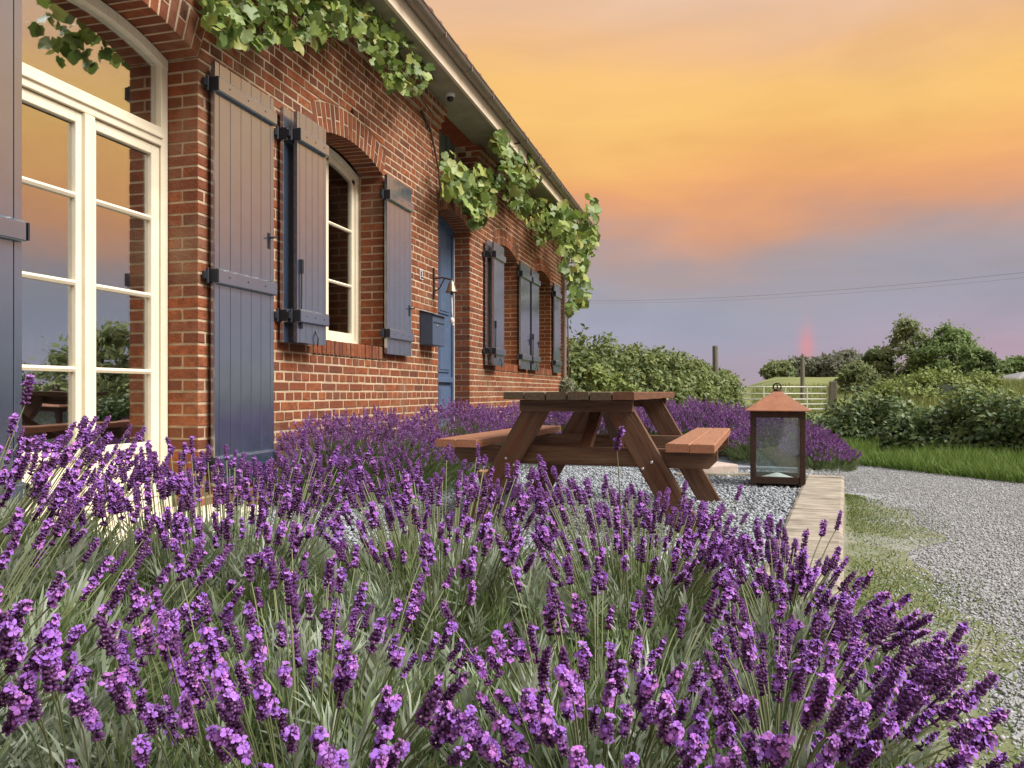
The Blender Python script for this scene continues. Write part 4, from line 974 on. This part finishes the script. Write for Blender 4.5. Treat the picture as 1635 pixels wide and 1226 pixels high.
hedge('bramble_hedge', 'low dark bramble hedge across the drive', 'hedge',
      [(rz(1275,13.2),13.2,top(668,13.2)),(rz(1320,12.8),12.8,top(646,12.8)),(rz(1400,12.2),12.2,top(632,12.2)),(rz(1480,11.4),11.4,top(640,11.4)),(rz(1560,10.6),10.6,top(636,10.6)),(rz(1640,9.8),9.8,top(638,9.8)),(7.6,8.2,0.75),(9.0,6.0,0.8),(11.5,3.5,0.85)], M['bramble'], 70000, 0.080, 0.95, blob=0.32, shoots=3)
hedge('meadow_bush', 'rounded yellow green bush on the meadow bank', 'bush', [(rz(1410,24),24,top(612,24)),(rz(1470,24),24,top(590,24)),(rz(1520,24),24,top(590,24)),(rz(1590,24),24,top(606,24))], M['nettle'], 9000, 0.12, 1.0, base_h=0.5, blob=0.4)

# ------------------------------------------------------------------ trees
def tree(label, px, py_top, py_base, wpx, z, m, n, leaf, shape='round', name='tree', trunk=True):
    gx = rz(px, z); g = float(terrain_h(gx, z)); base = cw(gx, z, g)
    T = tag(empty(name, base), label, 'tree', 'trees beyond the meadow'); H = top(py_top, z)-g; W = wpx/FPX*z
    nb = 120; blobs = []
    for i in range(nb):
        h = random.uniform(0.06, 1.0); 
        if shape == 'tall': rad = W/2*min(1.0, 0.08+1.30*(1.0-h)**0.72)
        elif shape == 'cone': rad = W/2*(1.05-h)
        else: rad = W/2*math.sqrt(max(0.05, 1-((h-0.38)/0.66)**2))
        a = random.uniform(0, 6.283); q = rad*random.random()**0.5
        blobs.append((q*math.cos(a), q*math.sin(a), H*(h-0.04), W*random.uniform(0.04,0.11)))
    bl = np.array(blobs); w = bl[:,3]**2; idx = rng.choice(nb, n, p=w/w.sum())
    d = rng.normal(0,1,(n,3)); d /= np.linalg.norm(d,axis=1,keepdims=True); rr = np.abs(rng.normal(0,0.75,n))
    P = bl[idx,:3] + d*(bl[idx,3]*rr)[:,None]*np.array([1,1,0.85]); P[:,2] = np.maximum(P[:,2], 0.05)
    V, F = leaf_cloud(P, leaf, d*0.8); tag(link('crown', new_mesh('crown', V, F, [m]), T), kind='stuff')
    mb = MB(); mb.tube([(0,0,-0.1),(0.03*W,0,H*0.35),(0.0,0.02*W,H*0.8)], [W*0.035,W*0.025,W*0.008], 7)
    for i in range(7):
        b = blobs[i]; mb.tube([(0.02*W,0,H*random.uniform(0.2,0.5)),(b[0]*0.6,b[1]*0.6,b[2]*0.85),(b[0],b[1],b[2])],[W*0.016,W*0.01,W*0.004],5)
    mb.build('trunk', M['bark'], T)
tree('tallest slender tree standing on the meadow bank', 1448, 511, 610, 104, 48, M['tree_a'], 9750, 0.20, 'tall')
tree('bushy light green tree just right of the tallest tree', 1516, 522, 610, 128, 46, M['tree_b'], 11700, 0.20, 'tall')
tree('narrow dark green tree next to the shed roof', 1577, 563, 612, 38, 44, M['tree_c'], 3200, 0.24, 'tall')
tree('dark round tree left of the tallest tree', 1402, 561, 612, 56, 50, M['tree_c'], 4500, 0.28)
tree('low pale bush tree at the foot of the dark round tree', 1368, 582, 615, 62, 46, M['tree_a'], 3600, 0.25)
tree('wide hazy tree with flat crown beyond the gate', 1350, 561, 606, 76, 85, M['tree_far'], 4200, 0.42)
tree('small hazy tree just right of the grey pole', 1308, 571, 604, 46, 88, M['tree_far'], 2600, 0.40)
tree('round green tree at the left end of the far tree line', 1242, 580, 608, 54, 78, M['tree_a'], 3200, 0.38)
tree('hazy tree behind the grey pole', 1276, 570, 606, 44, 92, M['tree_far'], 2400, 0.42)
tree('low spreading tree behind the shed at the right edge', 1622, 574, 612, 60, 56, M['tree_b'], 3600, 0.28)
# trees across the drive, out of frame to the right, that the windows mirror
tree('tall tree across the drive mirrored in the french window', 2250, 470, 640, 330, 20, M['tree_a'], 5000, 0.22, 'tall')
tree('broad tree across the drive mirrored in the window glass', 2900, 500, 640, 500, 16, M['tree_c'], 5000, 0.22)

# ------------------------------------------------------------------ gate, posts, wires, shed
def gate():
    zg = 27.0; gz = -0.12
    A = at(1184,640,zg); B = at(1322,640,zg+1.0); A.z = B.z = gz
    d = (B-A); L_ = d.length; ang = math.atan2(d.y, d.x)
    T = tag(empty('field_gate', A, ang), 'galvanised steel field gate closing the meadow beyond the drive', 'gate')
    hs = [0.16,0.34,0.52,0.72,0.96]
    for h in hs:
        m = MB(); m.tube([(0,0,h+0.08),(L_,0,h+0.08)], 0.022, 8); m.build('rail', M['metalgate'], T, smooth=True)
    for f in (0.0,0.25,0.5,0.75,1.0):
        m = MB(); m.box(L_*f-0.02,L_*f+0.02,-0.02,0.02,0.2,1.06); m.build('upright', M['metalgate'], T)
    for px, label, w in ((1178,'left gate post half hidden in the hedge',0.17),(1330,'broad grey right post of the field gate',0.24)):
        p = at(px,640,zg+(1.0 if px > 1300 else 0)); p.z = gz
        m = MB(); m.prism([(-w/2,-w/2),(w/2,-w/2),(w/2,w/2),(-w/2,w/2)], 'z', 0, 1.25); o = m.build('gate_post', M['post'], None, p, bevel=0.02); tag(o, label, 'post', 'posts of the field gate')
gate()
def post(px, pyt, z, w, h, label, cat='post'):
    p = at(px, pyt, z); H = h; m = MB()
    m.tube([(0,0,-H),(0.01,0,-H*0.4),(0,0,-0.04),(0,0,0)], [w*0.55,w*0.52,w*0.5,w*0.46], 8); o = m.build('post', M['post'], None, p); tag(o, label, cat)
post(1142, 552, 23.5, 0.17, 2.0, 'dark wooden fence post sticking up out of the bank hedge')
post(1281, 572, 40.0, 0.20, 2.2, 'pale grey pole standing beyond the field gate', 'pole')
for k, (y0, y1, lab) in enumerate(((477,430,'upper power line crossing the sky'),(480,440,'lower power line crossing the sky'))):
    a = at(880, y0+2, 95); b = at(1900, y1-26, 48); n = 24; pts = []
    for i in range(n+1):
        s = i/n; p = a.lerp(b, s); p.z -= 1.0*4*s*(1-s); pts.append(p)
    m = MB(); m.tube([p-a for p in pts], 0.011 if k == 0 else 0.007, 5); tag(m.build('power_line', M['wire'], None, a), lab, 'power line')
def shed():
    z = 42; p = at(1650,615,z); p.z = 0.9; T = tag(empty('field_shed', p, YAW), 'low shed with grey roof at the right edge behind the meadow', 'shed')
    m = MB(); m.box(-2.0,6,-1.5,2.5,0,0.35); m.build('wall', M['room'], T)
    m = MB(); V = [(-2.3,-1.9,0.30),(6.3,-1.9,0.30),(6.3,3.0,0.30),(-2.3,3.0,0.30),(-0.2,0.5,0.95),(6.3,0.5,0.95)]; m.add(V, [(0,1,5,4),(1,2,5),(2,3,4,5),(3,0,4),(3,2,1,0)]); m.build('roof', M['slateroof'], T)
shed()

# ------------------------------------------------------------------ lavender
def ring_tube_template(levels, n=5):
    V = []; F = []
    for r_, z in levels:
        for j in range(n): V.append((r_*math.cos(2*math.pi*j/n), r_*math.sin(2*math.pi*j/n), z))
    for i in range(len(levels)-1):
        for j in range(n):
            a, b = i*n+j, i*n+(j+1) % n; F += [(a, b, b+n), (a, b+n, a+n)]
    k = (len(levels)-1)*n; F += [(k,k+1,k+2),(k,k+2,k+3),(k,k+3,k+4)]
    return np.array(V), np.array(F)
CAL_V, CAL_F = ring_tube_template([(0.0006,0.0),(0.0019,0.0028),(0.0021,0.0058),(0.0012,0.0074)])
def corolla_template():
    V = [(0,0,0.0066)]; F = []
    for i, (a, big, wd, z) in enumerate(((0.30,1.25,0.62,0.0102),(-0.95,1.05,0.60,0.0098),(1.75,0.85,0.5,0.0088),(2.95,0.9,0.55,0.0082),(-2.2,0.8,0.5,0.0090))):
        for da, rr, dz in ((-wd*0.9,0.0026,-0.0008),(-wd,0.0048*big,0.0004),(-wd*0.3,0.0064*big,0),(wd*0.4,0.0062*big,-0.0003),(wd,0.0046*big,0.0005),(wd*0.9,0.0026,-0.0008)):
            V.append((rr*math.cos(a+da), rr*math.sin(a+da), z+dz))
        b = 1+i*6; F += [(0,b,b+5),(b,b+1,b+5),(b+1,b+4,b+5),(b+1,b+2,b+4),(b+2,b+3,b+4)]
    return np.array(V), np.array(F)
COR_V, COR_F = corolla_template()
def spike_mesh(whorls, bloom, top_bloom, gap, dried=0.0, plump=1.0):
    PC, DC, PF, DF, PD, DD = [], [], [], [], [], []
    z = 0.0
    side = random.uniform(0, 6.28)
    for w in range(whorls):
        f = w/(whorls-1); cnt = 9 if f < 0.75 else (7 if f < 0.95 else 4)
        for i in range(cnt):
            a = 2*math.pi*(i+0.5*(w % 2))/cnt + random.gauss(0,0.15); el = R(28+38*f+random.gauss(0,9))
            d = np.array([math.cos(a)*math.cos(el), math.sin(a)*math.cos(el), math.sin(el)]); p = np.array([math.cos(a)*0.0014, math.sin(a)*0.0014, z+random.gauss(0,0.0009)])
            PC.append(p); DC.append(d)
            pb = bloom*(1.6 if math.cos(a-side) > 0.2 else 0.5) + (top_bloom if f > 0.7 else 0)
            if random.random() < pb: PF.append(p); DF.append(d+np.array([0,0,random.uniform(-0.2,0.2)]))
            elif random.random() < dried: PD.append(p); DD.append(d)
        z += gap if w == 0 else random.uniform(0.0062,0.0080)
    PC.append(np.array([0,0,z-0.002])); DC.append(np.array([0.05,0,1]))
    sc = lambda n, k: (rng.uniform(0.85,1.15,n)*k)[:,None,None]
    n = len(PC); V1, F1 = bake(CAL_V, CAL_F, np.array(PC), frames(np.array(DC))*sc(n, 1.16*plump))
    parts = [(V1, F1)]; mi = [0]*len(F1)
    if PF:
        n = len(PF); V2, F2 = bake(COR_V, COR_F, np.array(PF), frames(np.array(DF))*rng.uniform(0.8,1.2,(n,3))[:,None,:]*sc(n, 1.08*plump)); parts.append((V2, F2)); mi += [1]*len(F2)
    if PD:
        n = len(PD); V3, F3 = bake(CAL_V*np.array([0.5,0.5,0.5])+np.array([0,0,0.006]), CAL_F, np.array(PD), frames(np.array(DD))*sc(n, 1.0)); parts.append((V3, F3)); mi += [2]*len(F3)
    # core
    mb = MB(); mb.tube([(0,0,-0.002),(0,0,z)], 0.0022, 5); cv = np.array([tuple(v) for v in mb.v]); 
    cf = np.array([t_ for f in mb.f for t_ in ([(f[0],f[i],f[i+1]) for i in range(1,len(f)-1)])]); parts.append((cv, cf)); mi += [0]*len(cf)
    V, F = join(parts)
    bend = random.uniform(-3.0,3.0); V[:,0] += bend*V[:,2]**2
    return new_mesh('flower_head', V, F, [M['calyx'], M['corolla'], M['dried']], False, mi)
SPK = [spike_mesh(7,0.10,0.36,0.008,0.04), spike_mesh(8,0.14,0.22,0.010), spike_mesh(6,0.06,0.45,0.014,0.05), spike_mesh(8,0.03,0.22,0.009,0.08), spike_mesh(9,0.12,0.14,0.008), spike_mesh(7,0.02,0.07,0.012,0.16),
       spike_mesh(6,0.26,0.35,0.008,0,1.05), spike_mesh(7,0.20,0.35,0.016), spike_mesh(5,0.09,0.40,0.008,0.04), spike_mesh(9,0.05,0.28,0.020,0.05), spike_mesh(8,0.01,0.04,0.009,0.06), spike_mesh(7,0.06,0.5,0.009)]
SPW = [1.2,1.2,1,1,1,0.8,0.9,0.9,0.6,0.8,0.8,1.2]
def lav_mod(u, z):                      # flower height over the bed: tall at the back and by the wall, low towards the drive
    far = np.interp(u, [-0.75,-0.55,-0.45,-0.2,0,0.2,0.4,0.6], [0.66,0.63,0.57,0.535,0.505,0.435,0.375,0.33])
    near = np.interp(u, [-0.75,-0.5,-0.2,0.3,0.7], [0.50,0.42,0.395,0.39,0.37])
    return near + (far-near)*smooth(0.8, 2.1, z)
def fol_mod(u, z): return np.maximum(0.20, lav_mod(u, z)*0.78 + 0.012*np.sin(u*19+z*5)+0.018*np.sin(z*13+u*7))
BUSH = [(-0.72,1.10,'leftmost lavender bush of the near row'), (-0.28,1.05,'lavender bush of the near row left of the centre'), (0.12,1.08,'lavender bush of the near row right of the centre'), (0.45,1.0,'rightmost near lavender bush, spilling over the kerb'),
        (-1.12,1.62,'tall lavender bush leaning in front of the french window'), (-0.62,1.72,'lavender bush of the second row below the tall blue shutter'), (-0.16,1.75,'lavender bush of the second row in front of the left bench'), (0.28,1.74,'lavender bush of the second row in front of the right table leg'), (0.66,1.58,'lavender bush of the second row hanging over the concrete kerb')]
bush_obj = []
for r_, z_, lab in BUSH:
    o = tag(empty('lavender_bush', cw(r_, z_, 0.012)), lab, 'lavender', 'lavender bushes in the front bed'); bush_obj.append(o)
BR = np.array([(b[0], b[1]) for b in BUSH])
def sample(n, u0, u1, z0, z1, g=rng):
    z = np.sqrt(g.uniform(z0*z0, z1*z1, n)); return g.uniform(u0, u1, n), z
SP = []
for n, u0, u1, z0, z1, dh in ((270,-0.70,0.68,0.76,1.02,0.0), (200,-0.70,0.62,1.02,1.45,0.0), (410,-0.66,0.50,1.5,1.95,0.0), (390,-0.60,0.42,1.85,2.30,0.0), (190,0.26,0.58,1.0,1.9,0.0), (85,-0.70,-0.40,1.35,1.85,0.03), (26,0.48,0.66,0.75,1.15,0.0)):
    u, z = sample(n, u0, u1, z0, z1)
    for a, b in zip(u, z):
        if a < 0.655-(b-0.75)*0.255: SP.append((a, b, dh))
for px, py, z in ((985,718,1.55),(40,645,1.25),(18,690,1.3),(870,770,1.8),(505,722,2.0),(1335,845,1.7)): SP.append(((px-817.5)/FPX, z, ('h', HC-(py-625)/FPX*z)))
for u, z, dh in SP:
    r_ = u*z
    hz = dh[1] if isinstance(dh, tuple) else float(lav_mod(u, z)) - 0.035 + dh + random.gauss(0, 0.034)
    head = cw(r_, z, hz)
    i = int(np.argmin((BR[:,0]-r_)**2+(BR[:,1]-z)**2)); c = cw(BR[i,0], BR[i,1], 0.10)
    off = Vector((head.x-c.x, head.y-c.y, 0)); base = c + off*0.45; base.z = 0.14
    lean = 0.0
    if u < -0.38: lean = 0.55*min(1,(-0.38-u)/0.2)            # stems by the french window sweep across to the right
    if u > 0.25: lean = 0.5*min(1,(u-0.25)/0.2)
    side = cw(1, 0.12)*lean*0.30
    base = base - Vector((side.x, side.y, 0))
    mid = base.lerp(head, 0.55) + Vector((0,0,0.05)) - Vector((off.x, off.y, 0))*0.06
    P3 = []
    for k in range(7):
        t = k/6; P3.append(base*(1-t)**2 + mid*2*t*(1-t) + head*t*t)
    d = (P3[-1]-P3[-2]).normalized(); d = (d + Vector((0,0,0.35)) + Vector((random.gauss(0,0.10),random.gauss(0,0.10),0))).normalized()
    T = bush_obj[i]; b0 = Vector(T.location)
    m = MB(); m.tube([p-base for p in P3], [0.0013]*5+[0.0012,0.0011], 4, caps=False)
    st = m.build('flower_stem', M['lavstem'], T, base-b0, smooth=True)
    me = random.choices(SPK, SPW)[0]
    hd = link('flower_head', me, st, P3[-1]-base); hd.rotation_mode = 'QUATERNION'
    hd.rotation_quaternion = d.to_track_quat('Z', 'Y') @ Matrix.Rotation(random.uniform(0,6.28), 3, 'Z').to_quaternion()
    s_ = random.uniform(0.58, 0.84)*(1.08 if z < 0.95 else 1.0); hd.scale = (s_, s_, s_)
# leafy shoots
def shoot_template(nl, spread):
    tv = np.array([(-0.5,0,0),(0.5,0,0),(0.42,0.06,0.55),(-0.42,0.06,0.55),(0,-0.02,1.0)]); tf = np.array([(0,1,2),(0,2,3),(3,2,4)])
    P, D, S = [], [], []
    for i in range(nl):
        f = (i//2)/(nl/2); a = (i % 2)*math.pi + (i//2)*1.4 + random.gauss(0,0.25); el = R(spread + 40*f + random.gauss(0,8))
        P.append((0,0,0.075*f)); D.append((math.cos(a)*math.cos(el), math.sin(a)*math.cos(el), math.sin(el))); S.append(random.uniform(0.028,0.055)*(1-0.3*f))
    S = np.array(S); Mx = frames(np.array(D), np.full(nl, math.pi/2)); sc = np.stack([np.full(nl,0.0032)*rng.uniform(0.7,1.2,nl), S, S], 1)
    return bake(tv, tf, np.array(P), Mx*sc[:,None,:])
SH = [shoot_template(18,44), shoot_template(16,52), shoot_template(20,38), shoot_template(12,60)]
def lavender_foliage():
    n = 11000; u, z = sample(n, -0.80, 0.66, 0.50, 2.28); r_ = u*z
    lim = np.minimum(0.433*z+0.05+0.08*rng.random(n), (0.60-(z-0.75)*0.2)*z); k = r_ < lim; u, z, r_ = u[k], z[k], r_[k]; n = len(u)
    own = np.argmin((BR[None,:,0]-r_[:,None])**2+(BR[None,:,1]-z[:,None])**2, axis=1)
    dr, dz = r_-BR[own,0], z-BR[own,1]; dist = np.sqrt(dr**2+dz**2)
    h = fol_mod(u, z)*(1-0.26*np.clip(dist/0.42,0,1.4)**2) - rng.random(n)**1.6*0.12 - 0.04
    lean = np.clip(dist/0.4,0,1.2)[:,None]*0.55
    wx, wy = dr*cs-dz*sn, dr*sn+dz*cs; nrm = np.maximum(dist,1e-3)
    lr = np.where(u < -0.38, 0.30, np.where(u > 0.3, 0.25, 0.0))
    D = np.stack([wx/nrm*lean[:,0]+rng.normal(0,0.22,n)+lr, wy/nrm*lean[:,0]+rng.normal(0,0.22,n)+lr*0.3, np.ones(n)], 1)
    P = np.stack([r_*cs-z*sn, r_*sn+z*cs, np.maximum(h,0.03)-0.05], 1)
    Mx = frames(D)*rng.uniform(0.85,1.5,n)[:,None,None]; tid = rng.integers(0, 4, n); sil = (rng.random(n) < 0.18+0.26*(np.sin(r_*9+1)*np.sin(z*8)>0.1)) & (h > fol_mod(u,z)*0.6)
    for i, T in enumerate(bush_obj):
        parts = []; silver = []
        for t in range(4):
            q = (own == i) & (tid == t) & ~sil
            if q.any(): parts.append(bake(SH[t][0], SH[t][1], P[q]-np.array(T.location), Mx[q]))
            q = (own == i) & (tid == t) & sil
            if q.any(): silver.append(bake(SH[t][0]*np.array([1.25,1.25,1.0]), SH[t][1], P[q]+np.array([0,0,0.018])-np.array(T.location), Mx[q]*1.08))
        V, F = join(parts); tag(link('foliage', new_mesh('foliage', V, F, [M['lavleaf']]), T), kind='stuff')
        V, F = join(silver); tag(link('silver_shoots', new_mesh('silver_shoots', V, F, [M['lavtip']]), T), kind='stuff')
        # woody heart below the leaves
        mb = MB()
        for k in range(16):
            a = random.uniform(0,6.28); q = random.uniform(0.1,0.3); mb.tube([(0,0,-0.01),(q*0.4*math.cos(a),q*0.4*math.sin(a),0.08),(q*math.cos(a),q*math.sin(a),random.uniform(0.14,0.22))],[0.006,0.005,0.002],4)
        mb.build('woody_stems', M['bark'], T)
lavender_foliage()

# lavender further off: same plant, smaller in the picture
def far_spike(n=22):
    P, D, S = [], [], []
    for i in range(n):
        f = i/(n-1); a = i*2.4; el = R(20+55*f); P.append((0.003*math.cos(a),0.003*math.sin(a),0.055*f)); D.append((math.cos(a)*math.cos(el),math.sin(a)*math.cos(el),math.sin(el))); S.append(0.013*(1-0.4*f))
    S = np.array(S); return bake(np.array([(-0.42,0,0),(0.42,0,0),(0.3,0.1,0.8),(-0.3,0.1,0.8)]), np.array([(0,1,2),(0,2,3)]), np.array(P), frames(np.array(D))*S[:,None,None])
FSV, FSF = far_spike()
def far_bush(px, z, Rb, h, ns, label, zmin=0.0, depth=1.0):
    c = cw(rz(px, z), z, zmin); T = tag(empty('lavender_bush', c), label, 'lavender', 'lavender bushes round the terrace')
    ns = int(ns*1.9); g = rng; a = g.uniform(0,6.283,ns); q = np.sqrt(g.random(ns))*Rb*1.15; hh = h*(1-0.45*(q/Rb/1.15)**2.2)*g.uniform(0.86,1.08,ns)
    P = np.stack([q*np.cos(a), q*np.sin(a), hh-0.05], 1); D = np.stack([np.cos(a)*q/Rb*0.8+g.normal(0,0.15,ns), np.sin(a)*q/Rb*0.8+g.normal(0,0.15,ns), np.ones(ns)], 1)
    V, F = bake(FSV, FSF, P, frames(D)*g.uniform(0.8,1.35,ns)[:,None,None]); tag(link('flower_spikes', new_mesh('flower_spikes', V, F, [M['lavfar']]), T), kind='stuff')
    B = P*np.array([0.45,0.45,0]); B[:,2] = h*0.3; d = P-B; tv = np.array([(-0.0014,0,0),(0.0014,0,0),(0.001,0,1),(-0.001,0,1)]); ln = np.linalg.norm(d,axis=1)
    V, F = bake(tv, np.array([(0,1,2),(0,2,3)]), B, frames(d)*np.stack([np.ones(ns),np.ones(ns),ln],1)[:,None,:]); tag(link('flower_stems', new_mesh('flower_stems', V, F, [M['lavstem']]), T), kind='stuff')
    ns0 = ns; nf = 1100; a = g.uniform(0,6.283,nf); q = np.sqrt(g.random(nf))*Rb; hh = h*0.70*(1-0.55*(q/Rb)**2)*g.random(nf)**0.3
    P = np.stack([q*np.cos(a), q*np.sin(a), np.maximum(hh-0.06,0)], 1); D = np.stack([np.cos(a)*q/Rb+g.normal(0,0.25,nf), np.sin(a)*q/Rb+g.normal(0,0.25,nf), np.ones(nf)], 1)
    V, F = bake(SH[3][0], SH[3][1], P, frames(D)*g.uniform(1.0,1.7,nf)[:,None,None]); tag(link('foliage', new_mesh('foliage', V, F, [M['lavleaf']]), T), kind='stuff')
    mb = MB()
    for k in range(10):
        t = random.uniform(0,6.28); w = random.uniform(0.2,0.6)*Rb; mb.tube([(0,0,-0.01),(w*0.5*math.cos(t),w*0.5*math.sin(t),h*0.25),(w*math.cos(t),w*math.sin(t),h*0.45)],[0.007,0.005,0.003],4)
    mb.build('woody_stems', M['bark'], T)
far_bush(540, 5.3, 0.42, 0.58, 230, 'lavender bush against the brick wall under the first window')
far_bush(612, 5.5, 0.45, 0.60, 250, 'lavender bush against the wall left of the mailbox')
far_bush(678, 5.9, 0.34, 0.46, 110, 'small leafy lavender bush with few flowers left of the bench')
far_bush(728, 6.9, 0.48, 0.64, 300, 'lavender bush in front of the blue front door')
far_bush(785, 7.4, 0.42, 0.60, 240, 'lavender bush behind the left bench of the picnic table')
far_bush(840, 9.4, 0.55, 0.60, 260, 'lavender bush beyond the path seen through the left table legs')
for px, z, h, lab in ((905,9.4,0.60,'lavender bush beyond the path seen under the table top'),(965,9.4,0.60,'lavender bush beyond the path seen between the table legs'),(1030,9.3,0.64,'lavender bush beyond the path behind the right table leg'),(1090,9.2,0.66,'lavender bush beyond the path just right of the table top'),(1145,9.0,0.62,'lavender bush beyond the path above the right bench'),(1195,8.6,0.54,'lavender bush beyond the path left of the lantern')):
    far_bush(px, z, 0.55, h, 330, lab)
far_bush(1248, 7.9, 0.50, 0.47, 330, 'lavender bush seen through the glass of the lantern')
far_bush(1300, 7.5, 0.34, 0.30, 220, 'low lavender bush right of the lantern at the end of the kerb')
